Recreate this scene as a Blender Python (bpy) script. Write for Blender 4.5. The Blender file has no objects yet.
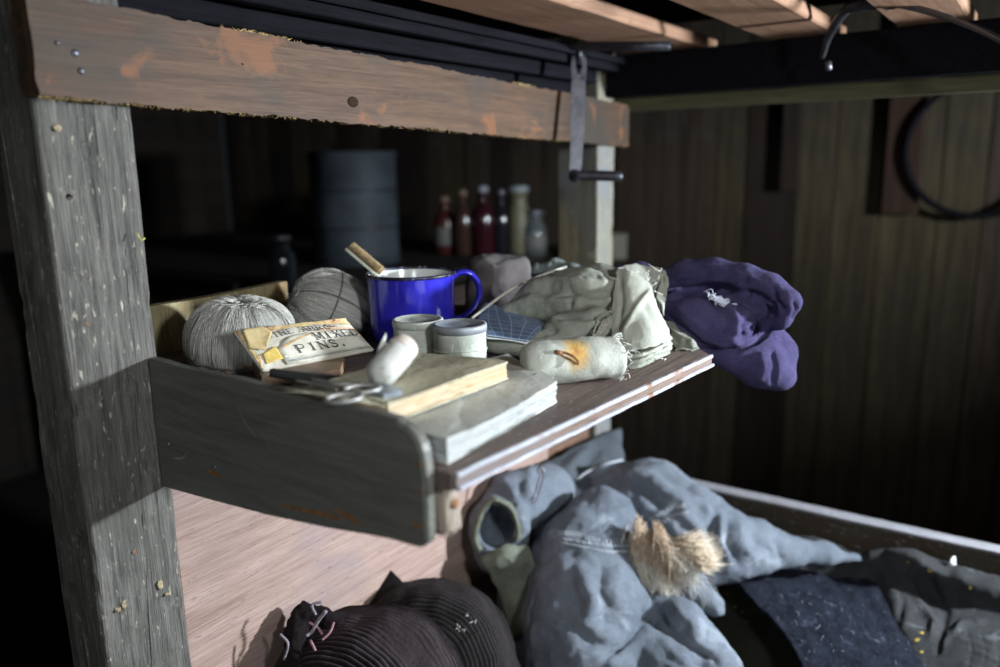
import bpy, bmesh, math, random
import numpy as np
from mathutils import Vector, Matrix
random.seed(7); RNG = np.random.default_rng(7)
SC = bpy.context.scene; COL = SC.collection

# ------------------------------------------------------------------ camera (at the origin of the scene, floor 1.15 m below)
F_PX = 795.0; PITCH = math.radians(12.0); ROLL = math.radians(1.0); AZ = math.atan(560.0 / (F_PX / math.cos(PITCH)))
_fw = np.array([0, math.cos(PITCH), -math.sin(PITCH)]); _rt = np.array([1.0, 0, 0]); _up = np.cross(_rt, _fw)
_r2 = _rt * math.cos(ROLL) - _up * math.sin(ROLL); _u2 = _up * math.cos(ROLL) + _rt * math.sin(ROLL)
_M = np.array([[math.sin(AZ), math.cos(AZ), 0], [-math.cos(AZ), math.sin(AZ), 0], [0, 0, 1]])
RT, UP, FW = _M @ _r2, _M @ _u2, _M @ _fw
cam = bpy.data.cameras.new('camera'); camo = bpy.data.objects.new('camera', cam); COL.objects.link(camo)
cam.sensor_width = 36; cam.lens = F_PX * 36 / 1000; cam.clip_start = 0.02; cam.clip_end = 50
camo.matrix_world = Matrix([[RT[0], UP[0], -FW[0], 0], [RT[1], UP[1], -FW[1], 0], [RT[2], UP[2], -FW[2], 0], [0, 0, 0, 1]])
cam.dof.use_dof = True; cam.dof.focus_distance = 0.75; cam.dof.aperture_fstop = 2.8
SC.camera = camo

# ------------------------------------------------------------------ light and exposure
SC.view_settings.view_transform = 'Standard'; SC.view_settings.look = 'None'
SC.view_settings.gamma = 1; SC.view_settings.use_curve_mapping = False; SC.view_settings.exposure = 0.0
world = bpy.data.worlds.new('world'); SC.world = world; world.use_nodes = True
world.node_tree.nodes['Background'].inputs[0].default_value = (0.75, 0.88, 1.0, 1)
world.node_tree.nodes['Background'].inputs[1].default_value = 0.012
def area(name, loc, target, size, power, col, shape='DISK', spread=180):
    l = bpy.data.lights.new(name, 'AREA'); l.shape = shape; l.size = size; l.energy = power; l.color = col
    if shape == 'RECTANGLE': l.size_y = size * 1.4
    l.spread = math.radians(spread)
    o = bpy.data.objects.new(name, l); COL.objects.link(o); o.location = loc
    o.rotation_euler = (Vector(target) - Vector(loc)).to_track_quat('-Z', 'Y').to_euler(); return o
area('lamp_key', (1.30, -0.70, 0.0), (0.80, 0.45, -0.34), 0.09, 22, (0.84, 0.92, 1.0), spread=120)
area('lamp_front', (0.24, -0.42, 0.13), (0.75, 0.5, -0.22), 0.12, 2.0, (0.92, 0.97, 1.0), spread=110)
area('fill_wall', (1.45, -1.10, 0.05), (2.42, 0.70, 0.04), 0.12, 3.2, (0.90, 0.95, 1.0), spread=56)  # added fill light to lift the far board wall, not a real lamp
area('fill_side', (-0.45, -0.10, 0.05), (0.45, 0.5, -0.20), 0.25, 0.85, (0.92, 0.96, 1.0), spread=110)  # added fill from the left for the end board and post side faces

# ------------------------------------------------------------------ points from sight lines
def ray(u, v): return FW * F_PX + RT * (u - 500) - UP * (v - 333.5)
def py(u, v, y): d = ray(u, v); return d * y / d[1]
def px(u, v, x): d = ray(u, v); return d * x / d[0]
def pz(u, v, z): d = ray(u, v); return d * z / d[2]
def pd(u, v, d): return ray(u, v) * d / F_PX
def proj(P):
    P = np.asarray(P, float); z = P @ FW
    return 500 + F_PX * (P @ RT) / z, 333.5 - F_PX * (P @ UP) / z, z

# ------------------------------------------------------------------ numpy noise
def _hash(i, j, k, s):
    n = (i * 374761393 + j * 668265263 + k * 1274126177 + s * 974634777).astype(np.int64) & 0xffffffff
    n = ((n ^ (n >> 13)) * 1274126177) & 0xffffffff
    return ((n ^ (n >> 16)) & 0xffff) / 65535.0
def vnoise(P, s=0):
    P = np.asarray(P, float); I = np.floor(P).astype(np.int64); f = P - I; f = f * f * (3 - 2 * f); out = 0
    for a in (0, 1):
        for b in (0, 1):
            for c in (0, 1):
                w = (f[:, 0] if a else 1 - f[:, 0]) * (f[:, 1] if b else 1 - f[:, 1]) * (f[:, 2] if c else 1 - f[:, 2])
                out = out + w * _hash(I[:, 0] + a, I[:, 1] + b, I[:, 2] + c, s)
    return out * 2 - 1
def fbm(P, s=0, o=3):
    r = 0; a = 1.0
    for k in range(o): r = r + a * vnoise(np.asarray(P) * 2 ** k + 17.3 * k, s + k); a *= .5
    return r
def ridged(P, s=0): return 1 - np.abs(fbm(P, s, 2)) * 1.6

# ------------------------------------------------------------------ object helpers
def finish(name, V, Fc, mat, parent=None, smooth=True, uv=None, base=True):
    """one mesh object from world-space vertices; its origin is put at the bottom centre"""
    V = np.asarray(V, float); lo, hi = V.min(0), V.max(0)
    o0 = np.array([(lo[0] + hi[0]) / 2, (lo[1] + hi[1]) / 2, lo[2]])
    me = bpy.data.meshes.new(name); me.from_pydata((V - o0).tolist(), [], [tuple(map(int, f)) for f in Fc]); me.update()
    if uv is not None:
        l = me.uv_layers.new(name='UVMap'); li = np.empty(len(me.loops), int); me.loops.foreach_get('vertex_index', li)
        l.data.foreach_set('uv', np.asarray(uv, float)[li].ravel())
    if smooth: me.polygons.foreach_set('use_smooth', [True] * len(me.polygons))
    if mat: me.materials.append(mat)
    o = bpy.data.objects.new(name, me); COL.objects.link(o); o.location = o0
    if parent is not None:
        o.parent = parent
        p = parent; off = Vector((0, 0, 0))
        while p: off += p.location; p = p.parent
        o.location = Vector(o0) - off
    return o
def tag(o, label, cat, group=None):
    o['label'] = label; o['category'] = cat
    if group: o['group'] = group
    return o
def thing(name, label, cat, loc, group=None):
    o = bpy.data.objects.new(name, None); COL.objects.link(o); o.location = Vector(loc); o.empty_display_size = .02
    return tag(o, label, cat, group)
def struct(o): o['kind'] = 'structure'; return o

def boxmesh(origin, ax, ay, az, n=(1, 1, 1), bev=0.0, rough=0.0, seed=0, rscale=60):
    """box with edge vectors ax, ay, az from origin, subdivided, corners eased and faces roughened"""
    o, ax, ay, az = [np.asarray(q, float) for q in (origin, ax, ay, az)]
    L = [np.linalg.norm(q) for q in (ax, ay, az)]
    def ticks(m, l):
        t = list(np.linspace(0, 1, m + 1))
        if bev: t = sorted(set([0, min(bev / l, .3), 1 - min(bev / l, .3), 1] + [q for q in t if bev / l * 1.5 < q < 1 - bev / l * 1.5]))
        return t
    T = [ticks(n[i], L[i]) for i in range(3)]; N = [len(t) for t in T]
    idx = {}; V = []; Fc = []
    def vid(i, j, k):
        if (i, j, k) not in idx:
            idx[(i, j, k)] = len(V)
            p = np.array([T[0][i], T[1][j], T[2][k]])
            if bev:
                e = [q in (0, n_ - 1) for q, n_ in zip((i, j, k), (N[0], N[1], N[2]))]
                if sum(e) >= 2:
                    for m in range(3):
                        if e[m]: p[m] += (1 if p[m] == 0 else -1) * bev * .42 / L[m] * (1.25 if sum(e) == 3 else 1)
            V.append(o + ax * p[0] + ay * p[1] + az * p[2])
        return idx[(i, j, k)]
    for d in range(3):
        a, b = [(1, 2), (2, 0), (0, 1)][d]
        for side in (0, N[d] - 1):
            for i in range(N[a] - 1):
                for j in range(N[b] - 1):
                    q = []
                    for di, dj in ((0, 0), (1, 0), (1, 1), (0, 1)):
                        c = [0, 0, 0]; c[d] = side; c[a] = i + di; c[b] = j + dj; q.append(vid(*c))
                    Fc.append(q if side else q[::-1])
    V = np.array(V)
    if np.dot(np.cross(ax, ay), az) < 0: Fc = [f[::-1] for f in Fc]
    if rough:
        c = V.mean(0); D = np.stack([fbm(V * rscale, seed + k, 2) for k in range(3)], 1); V = V + D * rough
    return V, Fc
def rbox(name, origin, ax, ay, az, mat, parent=None, **kw):
    sm = kw.pop('smooth', False)
    V, Fc = boxmesh(origin, ax, ay, az, **kw); return finish(name, V, Fc, mat, parent, smooth=sm)
def join(*parts):
    V = []; Fc = []; n = 0
    for v, f in parts: V.append(np.asarray(v)); Fc += [[i + n for i in q] for q in f]; n += len(v)
    return np.concatenate(V), Fc
def frames(P):
    P = np.asarray(P, float); T = np.gradient(P, axis=0); T /= np.linalg.norm(T, axis=1)[:, None] + 1e-12
    ref = np.array([0, 0, 1.0]) if abs(T[0][2]) < .9 else np.array([1.0, 0, 0]); Ns = []; nrm = np.cross(np.cross(T[0], ref), T[0])
    for t in T:
        nrm = nrm - t * np.dot(nrm, t); nrm = nrm / (np.linalg.norm(nrm) + 1e-12); Ns.append(nrm)
    Ns = np.array(Ns); return T, Ns, np.cross(T, Ns)
def tube(P, R, n=10, close=True, flat=1.0, ring=False):
    P = np.asarray(P, float); R = np.atleast_1d(np.asarray(R, float)); R = np.interp(np.linspace(0, 1, len(P)), np.linspace(0, 1, max(2, len(R))), R if len(R) > 1 else np.repeat(R, 2))
    T, N, B = frames(P); a = np.linspace(0, 2 * math.pi, n, endpoint=False)
    V = (P[:, None] + R[:, None, None] * (np.cos(a)[None, :, None] * N[:, None] + flat * np.sin(a)[None, :, None] * B[:, None])).reshape(-1, 3)
    m = len(P); Fc = []
    for i in range(m if ring else m - 1):
        for j in range(n):
            k = (j + 1) % n; i2 = (i + 1) % m; Fc.append([i * n + j, i * n + k, i2 * n + k, i2 * n + j])
    if close and not ring: Fc.append(list(range(n))[::-1]); Fc.append([(m - 1) * n + j for j in range(n)])
    return V, Fc
def lathe(c, prof, n=48, ax=(0, 0, 1), closed=False):
    """profile of (radius, height) revolved about the axis ax through c"""
    ax = np.asarray(ax, float); ax /= np.linalg.norm(ax); ref = np.array([1.0, 0, 0]) if abs(ax[0]) < .9 else np.array([0, 1.0, 0])
    e1 = ref - ax * ref.dot(ax); e1 /= np.linalg.norm(e1); e2 = np.cross(ax, e1); V = []; Fc = []; c = np.asarray(c, float)
    for r, h in prof:
        for k in range(n):
            t = 2 * math.pi * k / n; V.append(c + ax * h + (e1 * math.cos(t) + e2 * math.sin(t)) * max(r, 1e-5))
    m = len(prof)
    for i in range(m if closed else m - 1):
        for j in range(n):
            k = (j + 1) % n; i2 = (i + 1) % m; Fc.append([i * n + j, i * n + k, i2 * n + k, i2 * n + j])
    return np.array(V), Fc
def crom(P, m):
    P = np.asarray(P, float)
    if len(P) == 2: t = np.linspace(0, 1, m); return P[0] + (P[1] - P[0]) * t.reshape([-1] + [1] * (P.ndim - 1))
    Q = np.concatenate([[2 * P[0] - P[1]], P, [2 * P[-1] - P[-2]]]); s = np.linspace(0, len(P) - 1, m); i = np.minimum(s.astype(int), len(P) - 2)
    t = (s - i).reshape([-1] + [1] * (P.ndim - 1)); a, b, c, d = Q[i], Q[i + 1], Q[i + 2], Q[i + 3]
    return .5 * (2 * b + (c - a) * t + (2 * a - 5 * b + 4 * c - d) * t ** 2 + (3 * b - a - 3 * c + d) * t ** 3)
def vnormals(V, Fc):
    Q = np.array([f[:4] if len(f) > 3 else list(f) + [f[0]] for f in Fc if len(f) <= 4])
    n = np.cross(V[Q[:, 2]] - V[Q[:, 0]], V[Q[:, 3]] - V[Q[:, 1]]); N = np.zeros_like(V)
    for k in range(4): np.add.at(N, Q[:, k], n)
    return N / (np.linalg.norm(N, axis=1)[:, None] + 1e-12)
def seg_dist(u, v, line):
    """distance of points to a polyline, and the position along it"""
    best = np.full(len(u), 1e9); tt = np.zeros(len(u)); L = len(line) - 1
    for i in range(L):
        (a, b), (c, d) = line[i], line[i + 1]; ex, ey = c - a, d - b; t = np.clip(((u - a) * ex + (v - b) * ey) / (ex * ex + ey * ey + 1e-9), 0, 1)
        q = np.hypot(u - a - t * ex, v - b - t * ey); m = q < best; best = np.where(m, q, best); tt = np.where(m, (i + t) / L, tt)
    return best, tt
def folds(V, N, strokes):
    """press folds (amp < 0) and raise ridges (amp > 0) into the surface along drawn lines; lines taper at both ends"""
    u, v, z = proj(V); facing = np.clip((-(V * N).sum(1) / (np.linalg.norm(V, axis=1) + 1e-9)) * 3 + .3, 0, 1); D = np.zeros(len(V))
    for line, w, amp in strokes:
        q, t = seg_dist(u, v, line); D += amp * np.exp(-(q / w) ** 2) * np.clip(np.minimum(t, 1 - t) * 6 + .25, 0, 1)
    return V + N * (D * facing)[:, None]
def sheet(ctrl, nu, nv, thick, mat, name, parent=None, strokes=(), fb=(0, 30), seed=0, edge=0.0, uvs=(1, 1)):
    """cloth or paper: a smooth surface through rows of points, wrinkled, then given real thickness"""
    G = np.array(ctrl, float); G = crom(G, nu); G = crom(G.transpose(1, 0, 2), nv).transpose(1, 0, 2)
    if edge:
        for arr, k in ((G[0], 0), (G[-1], 1), (G[:, 0], 2), (G[:, -1], 3)):
            arr += edge * np.stack([fbm(arr * 160, seed + 3 * k + q, 2) for q in range(3)], 1)
    V = G.reshape(-1, 3); id_ = lambda i, j: i * nv + j
    Fc = [[id_(i, j), id_(i, j + 1), id_(i + 1, j + 1), id_(i + 1, j)] for i in range(nu - 1) for j in range(nv - 1)]
    N = vnormals(V, Fc)
    if (np.sum(N * V, 1)).mean() > 0: N = -N; Fc = [f[::-1] for f in Fc]
    if fb[0]: V = V + N * (fb[0] * fbm(V * fb[1], seed, 3))[:, None]
    if len(strokes): V = folds(V, N, strokes)
    Nn = vnormals(V, Fc); B = V - Nn * thick; n = len(V)
    F2 = Fc + [[q + n for q in f][::-1] for f in Fc]
    bd = [id_(0, j) for j in range(nv)] + [id_(i, nv - 1) for i in range(1, nu)] + [id_(nu - 1, j) for j in range(nv - 2, -1, -1)] + [id_(i, 0) for i in range(nu - 2, 0, -1)]
    flip = set(zip(Fc[0], Fc[0][1:] + Fc[0][:1])); s = (bd[0], bd[1]) in flip
    for a, b in zip(bd, bd[1:] + bd[:1]): F2.append([b, a, a + n, b + n] if s else [a, b, b + n, a + n])
    U = np.stack(np.meshgrid(np.linspace(0, uvs[0], nu), np.linspace(0, uvs[1], nv), indexing='ij'), -1).reshape(-1, 2)
    return finish(name, np.concatenate([V, B]), F2, mat, parent, uv=np.concatenate([U, U]))

# ---- soft bodies from distance fields (surface nets)
def cap(P, a, b, ra, rb=None):
    rb = ra if rb is None else rb; a = np.asarray(a, float); b = np.asarray(b, float); e = b - a; t = np.clip((P - a) @ e / (e @ e + 1e-12), 0, 1)
    return np.linalg.norm(P - a - t[:, None] * e, axis=1) - (ra + (rb - ra) * t)
def ell(P, c, r, ax=None):
    Q = P - np.asarray(c, float)
    if ax is not None: Q = Q @ np.asarray(ax, float).T
    r = np.asarray(r, float); k0 = np.linalg.norm(Q / r, axis=1); k1 = np.linalg.norm(Q / r ** 2, axis=1); return k0 * (k0 - 1) / (k1 + 1e-9)
def smin(a, b, k): h = np.clip(.5 + .5 * (b - a) / k, 0, 1); return b + (a - b) * h - k * h * (1 - h)
def smax(a, b, k): return -smin(-a, -b, k)
def chain(P, pts, radii, k=.006):
    d = None
    for i in range(len(pts) - 1):
        q = cap(P, pts[i], pts[i + 1], radii[i], radii[i + 1]); d = q if d is None else smin(d, q, k)
    return d
def nets(fn, lo, hi, h):
    lo = np.asarray(lo, float); hi = np.asarray(hi, float); n = np.ceil((hi - lo) / h).astype(int) + 1
    ax = [lo[k] + h * np.arange(n[k]) for k in range(3)]
    P = np.stack(np.meshgrid(*ax, indexing='ij'), -1).reshape(-1, 3); S = np.concatenate([fn(c) for c in np.array_split(P, max(1, len(P) // 300000))]).reshape(n)
    I = S < 0; c = [n[0] - 1, n[1] - 1, n[2] - 1]; sumP = np.zeros(c + [3]); cnt = np.zeros(c)
    cor = [(i, j, k) for i in (0, 1) for j in (0, 1) for k in (0, 1)]
    sl = lambda o: tuple(slice(o[q], o[q] + c[q]) for q in range(3))
    for a in cor:
        for d in range(3):
            if a[d]: continue
            b = list(a); b[d] = 1; sa, sb = S[sl(a)], S[sl(b)]; m = (sa < 0) != (sb < 0)
            with np.errstate(divide='ignore', invalid='ignore'): t = np.where(m, sa / (sa - sb), 0)
            for q in range(3): sumP[..., q] += np.where(m, a[q] + (t if q == d else 0), 0)
            cnt += m
    act = cnt > 0; vid = -np.ones(c, int); vid[act] = np.arange(act.sum()); ii = np.argwhere(act)
    V = lo + (ii + sumP[act] / cnt[act][:, None]) * h; Fc = []
    for d in range(3):
        o1, o2 = [(1, 2), (2, 0), (0, 1)][d]; s0 = [slice(1, c[q]) for q in range(3)]; s0[d] = slice(0, c[d]); s1 = list(s0); s1[d] = slice(1, c[d] + 1)
        A = I[tuple(s0)]; B = I[tuple(s1)]; E = np.argwhere(A != B)
        if not len(E): continue
        off = np.array([1, 1, 1]); off[d] = 0; E = E + off; flip = I[E[:, 0], E[:, 1], E[:, 2]]
        e1 = np.zeros(3, int); e1[o1] = 1; e2 = np.zeros(3, int); e2[o2] = 1
        g = lambda X: vid[X[:, 0], X[:, 1], X[:, 2]]
        Q = np.stack([g(E - e1 - e2), g(E - e2), g(E), g(E - e1)], 1); Q[~flip] = Q[~flip][:, ::-1]; Fc.append(Q[(Q >= 0).all(1)])
    return V, np.concatenate(Fc)
def relax(V, Fc, it=2, w=.5):
    Q = np.asarray(Fc)
    for _ in range(it):
        A = np.zeros_like(V); C = np.zeros(len(V))
        for k in range(4):
            for m in (1, 3): np.add.at(A, Q[:, k], V[Q[:, (k + m) % 4]]); np.add.at(C, Q[:, k], 1)
        V = V * (1 - w) + w * A / C[:, None]
    return V
def soft(name, fn, pts, h, mat, parent=None, strokes=(), fb=(), it=2, pad=.05):
    pts = np.asarray(pts, float); V, Fc = nets(fn, pts.min(0) - pad, pts.max(0) + pad, h); V = relax(V, Fc, it); N = vnormals(V, Fc)
    if len(strokes): V = folds(V, N, strokes); N = vnormals(V, Fc)
    for amp, sc, seed in fb:
        V = V + N * (amp * (fbm(V * sc, seed, 3) if sc > 0 else ridged(V * -sc, seed)))[:, None]
    return finish(name, V, Fc.tolist(), mat, parent)

# ------------------------------------------------------------------ materials
class NT:
    def __init__(s, name, rough=.8, spec=.3):
        s.m = bpy.data.materials.new(name); s.m.use_nodes = True; s.t = s.m.node_tree; s.b = s.t.nodes['Principled BSDF']
        s.b.inputs['Roughness'].default_value = rough; s.b.inputs['Specular IOR Level'].default_value = spec
        s.co = s.t.nodes.new('ShaderNodeTexCoord')
    def n(s, ty, **kw):
        q = s.t.nodes.new('ShaderNode' + ty)
        for k, v in kw.items(): setattr(q, k, v)
        return q
    def l(s, a, b): s.t.links.new(a, b)
    def map(s, scale=(1, 1, 1), rot=(0, 0, 0), src='Object'):
        m = s.n('Mapping'); m.inputs['Scale'].default_value = scale; m.inputs['Rotation'].default_value = rot; s.l(s.co.outputs[src], m.inputs[0]); return m.outputs[0]
    def noise(s, vec, scale, det=4, rough=.55, dist=0):
        q = s.n('TexNoise'); q.inputs['Scale'].default_value = scale; q.inputs['Detail'].default_value = det; q.inputs['Roughness'].default_value = rough; q.inputs['Distortion'].default_value = dist
        s.l(vec, q.inputs['Vector']); return q.outputs[0]
    def ramp(s, fac, stops, interp='LINEAR'):
        q = s.n('ValToRGB'); q.color_ramp.interpolation = interp; e = q.color_ramp.elements
        while len(e) < len(stops): e.new(.5)
        for el, (p, c) in zip(e, stops): el.position = p; el.color = (*c, 1) if len(c) == 3 else c
        s.l(fac, q.inputs[0]); return q.outputs[0]
    def mix(s, fac, a, b, mode='MIX'):
        q = s.n('Mix', data_type='RGBA', blend_type=mode)
        for sock, val in ((q.inputs[0], fac), (q.inputs[6], a), (q.inputs[7], b)):
            if isinstance(val, (int, float)): sock.default_value = val
            elif isinstance(val, tuple): sock.default_value = (*val, 1)
            else: s.l(val, sock)
        return q.outputs[2]
    def math(s, op, a, b=0.0):
        q = s.n('Math', operation=op)
        for sock, val in ((q.inputs[0], a), (q.inputs[1], b)):
            if isinstance(val, (int, float)): sock.default_value = val
            else: s.l(val, sock)
        return q.outputs[0]
    def col(s, c): s.l(c, s.b.inputs['Base Color']) if not isinstance(c, tuple) else setattr(s.b.inputs['Base Color'], 'default_value', (*c, 1)); return s
    def bump(s, h, dist=.001, strength=1.0):
        q = s.n('Bump'); q.inputs['Distance'].default_value = dist; q.inputs['Strength'].default_value = strength; s.l(h, q.inputs['Height']); s.l(q.outputs[0], s.b.inputs['Normal']); return s
B_ = lambda x: ((x, x, x))
def m_wood(name, dark, light, axis=0, stain=None, chips=None, stainamt=.45, bump=.0012, rough=.75, scale=1.0, stain2=None, holes=0, tone=(.35, .65)):
    t = NT(name, rough); sc = [105 * scale] * 3; sc[axis] = 5 * scale; g = t.noise(t.map(tuple(sc)), 1.0, 6, .65, .4)
    sf = [480 * scale] * 3; sf[axis] = 26 * scale; fine = t.noise(t.map(tuple(sf)), 1.0, 3, .7)
    c = t.ramp(t.math('ADD', t.math('MULTIPLY', g, .55), t.math('MULTIPLY', fine, .45)), [(tone[0], dark), (tone[1], light)])
    bl = [9 * scale] * 3; bl[axis] = 5 * scale; blo = t.noise(t.map(tuple(bl)), 1.0, 5, .6, .3)
    if stain: c = t.mix(t.ramp(blo, [(stainamt, B_(0)), (stainamt + .16, B_(1))]), c, stain)
    if stain2: c = t.mix(t.ramp(t.noise(t.map((21 * scale,) * 3), 1.0, 4, .6, .8), [(.6, B_(0)), (.68, B_(1))]), c, stain2)
    if chips:
        cs = [330.0] * 3; cs[axis] = 80.0; cm = t.ramp(t.noise(t.map(tuple(cs)), 1.0, 4, .6, .6), [(.63, B_(0)), (.68, B_(1))]); c = t.mix(cm, c, chips)
    h = t.math('ADD', t.math('MULTIPLY', fine, .6), g)
    return t.col(c).bump(h, bump).m
def m_cloth(name, a, b, weave=900, nscale=14, rough=.92, bump=.0004, stain=None, stainpos=.62, fuzz=.0, kind='weave', spec=.12, stscale=9):
    t = NT(name, rough, spec); o = t.map()
    n1 = t.noise(o, nscale, 5, .6, .3); n2 = t.noise(o, 520, 3, .7); c = t.ramp(t.math('ADD', t.math('MULTIPLY', n1, .55), t.math('MULTIPLY', n2, .45)), [(.33, a), (.67, b)])
    if stain: c = t.mix(t.ramp(t.noise(o, stscale, 4, .6, .5), [(stainpos, B_(0)), (stainpos + .1, B_(1))]), c, stain)
    w1 = t.n('TexWave', wave_type='BANDS', bands_direction='X'); w2 = t.n('TexWave', wave_type='BANDS', bands_direction='Z' if kind != 'uv' else 'Y')
    src = t.map(src='UV') if kind in ('uv', 'rib') else o
    for w in (w1, w2): w.inputs['Scale'].default_value = weave; w.inputs['Distortion'].default_value = .6; w.inputs['Detail'].default_value = 1; t.l(src, w.inputs[0])
    h = w1.outputs['Fac'] if kind == 'rib' else t.math('ADD', w1.outputs['Fac'], w2.outputs['Fac'])
    h = t.math('ADD', t.math('MULTIPLY', h, .5), t.math('MULTIPLY', t.noise(o, 430, 4, .75), 2.4))
    if fuzz: t.b.inputs['Sheen Weight'].default_value = fuzz; t.b.inputs['Sheen Roughness'].default_value = .5
    return t.col(c).bump(h, bump).m
def m_plain(name, c, rough=.5, metal=0, spec=.5, var=.12, vs=60, bump=0, coat=0, emis=None):
    t = NT(name, rough, spec); d = tuple(q * (1 - var) for q in c); e = tuple(min(1, q * (1 + var)) for q in c); n = t.noise(t.map(), vs, 4, .6)
    t.col(t.ramp(n, [(.35, d), (.65, e)])); t.b.inputs['Metallic'].default_value = metal; t.b.inputs['Coat Weight'].default_value = coat
    if bump: t.bump(n, bump)
    return t.m

# ------------------------------------------------------------------ the hut: floor, plank walls, ceiling
FLOOR = -1.15
MWALL = m_wood('dark_wall_boards', (.016, .012, .009), (.075, .056, .039), axis=2, stain=(.10, .10, .10), stainamt=.54, scale=.35, bump=.002, rough=.85)
MWALL2 = m_wood('olive_wall_boards', (.020, .016, .010), (.095, .078, .043), axis=2, stain=(.03, .028, .022), scale=.3, bump=.002, rough=.85)
MWALL3 = m_wood('brown_wall_boards', (.010, .007, .005), (.036, .024, .017), axis=2, stain=(.02, .016, .014), scale=.4, bump=.002, rough=.85)
MDARK = m_wood('dark_floor_boards', (.008, .006, .005), (.03, .023, .017), axis=0, scale=.3, rough=.8)
struct(rbox('floor', (-1.2, -2.2, FLOOR - .03), (3.7, 0, 0), (0, 5.4, 0), (0, 0, .03), MDARK))
struct(rbox('ceiling', (-1.2, -.3, .95), (3.7, 0, 0), (0, 3.5, 0), (0, 0, .03), MDARK))
MBLACKWALL = m_plain('black_wall_lining', (.006, .005, .004), .95, spec=.02)
def board_wall(name, o, d, nrm, length, w, mats=None):
    o = np.array(o); d_, n_ = np.array(d), np.array(nrm); root = rbox(name, o - n_ * .02, d_ * length, -n_ * .015, (0, 0, 2.1), MBLACKWALL); struct(root)
    rr = random.Random(5); s = 0; i = 0
    while s < length:
        ww = min(w * rr.uniform(.75, 1.25), length - s); j = rr.uniform(0, .006)
        q = np.array(o) + np.array(d) * (s + .0015) + np.array(nrm) * j
        rbox('wall_board', q, np.array(d) * (ww - .003), -np.array(nrm) * (.02), (0, 0, 2.1), (mats or [MWALL, MWALL2, MWALL3, MWALL])[rr.randrange(4)], root, n=(1, 1, 6), bev=.002, rough=.0012, seed=i, rscale=8)
        s += ww; i += 1
    return root
board_wall('wall_right', (2.42, -1.0, FLOOR), (0, 1, 0), (-1, 0, 0), 4.2, .12)
board_wall('wall_back', (-1.2, 3.2, FLOOR), (1, 0, 0), (0, -1, 0), 3.6, .14, [MDARK] * 4)
struct(rbox('wall_left', (-1.24, -.3, FLOOR), (.03, 0, 0), (0, 3.5, 0), (0, 0, 2.1), MWALL3))
MRED = m_wood('red_brown_batten', (.02, .010, .007), (.05, .025, .016), axis=2, scale=.6)
struct(rbox('trim_1', (2.385, .292, -.15), (.03, 0, 0), (0, .088, 0), (0, 0, .6), MRED, n=(1, 1, 8), bev=.003, rough=.001))
struct(rbox('trim_2', (2.385, .60, -.09), (.025, 0, 0), (0, .055, 0), (0, 0, .5), MWALL3, n=(1, 1, 8), bev=.003, rough=.001))

# ------------------------------------------------------------------ the bunk: posts, rails, boards, slats
MPOST = m_wood('weathered_grey_timber', (.042, .040, .036), (.205, .195, .175), axis=2, stain=(.085, .086, .070), stainamt=.53, stain2=None, chips=(.42, .40, .31), bump=.0028, rough=.8, scale=1.3)
MPOST2 = m_wood('olive_grey_timber', (.14, .125, .075), (.33, .30, .20), axis=2, stain=(.19, .195, .20), chips=(.4, .4, .33), bump=.0015)
MBEAM = m_wood('varnished_brown_timber', (.044, .023, .012), (.130, .071, .039), axis=0, stain=(.046, .037, .029), stainamt=.47, stain2=(.17, .072, .030), chips=None, bump=.0006, rough=.62, scale=.9)
MPINK = m_wood('pale_planed_board', (.24, .155, .125), (.42, .305, .26), axis=0, stain=(.27, .21, .21), stainamt=.55, chips=(.20, .15, .15), bump=.0012, rough=.7, scale=.9)
MSLAT = m_wood('new_pine_slat', (.24, .13, .08), (.42, .25, .16), axis=0, bump=.0004, rough=.6, scale=.7, stain2=(.30, .16, .10))
MRAIL = m_wood('dark_stained_rail', (.032, .027, .019), (.10, .086, .062), axis=1, stain=(.062, .045, .03), chips=(.34, .34, .34), bump=.001, rough=.6)
MBLACK = m_wood('black_painted_timber', (.003, .003, .004), (.010, .010, .014), axis=0, bump=.0005, rough=.8)
MBLACK.node_tree.nodes['Principled BSDF'].inputs['Specular IOR Level'].default_value = .08
MOLIVE = m_wood('olive_rail', (.07, .066, .032), (.16, .148, .080), axis=1, bump=.0005)
MIRON = m_plain('black_iron', (.055, .055, .065), .42, .7, var=.3, vs=90, bump=.0004)
MIRON2 = m_plain('worn_steel', (.21, .21, .24), .42, .8, var=.2, vs=70, bump=.0003)
MHOLE = m_plain('hole_black', (.01, .008, .006), .9, spec=.05)
MRUST = m_plain('rusty_nail', (.26, .12, .05), .7, .3, var=.4, vs=300, bump=.0006)

bunk = thing('bunk_bed', 'timber bunk bed with weathered grey posts, brown headrail and pine slats overhead', 'bunk bed', (.8, .62, FLOOR))
def post(o, ax, ay, mat, seed, z1):
    V, Fc = boxmesh(o, ax, ay, (0, 0, z1 - FLOOR), n=(5, 4, 150), bev=.003, rough=0)
    c = V.mean(0); out = V - c; out[:, 2] = 0
    e = fbm(V * (34, 34, 12), seed, 3) * .0012 + np.minimum(0, fbm(V * (90, 90, 60), seed + 5, 2) + .35) * .0035
    V = V + out / (np.linalg.norm(out, axis=1)[:, None] + 1e-9) * e[:, None]
    return finish('post', V, Fc, mat, bunk, smooth=False)
pl = post((.304, .62, FLOOR), (.0785, 0, 0), (0, .062, 0), MPOST, 3, .24)
prt = post((1.19, .62, FLOOR), (.062, 0, 0), (0, .075, 0), MPOST2, 9, .24)
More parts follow.
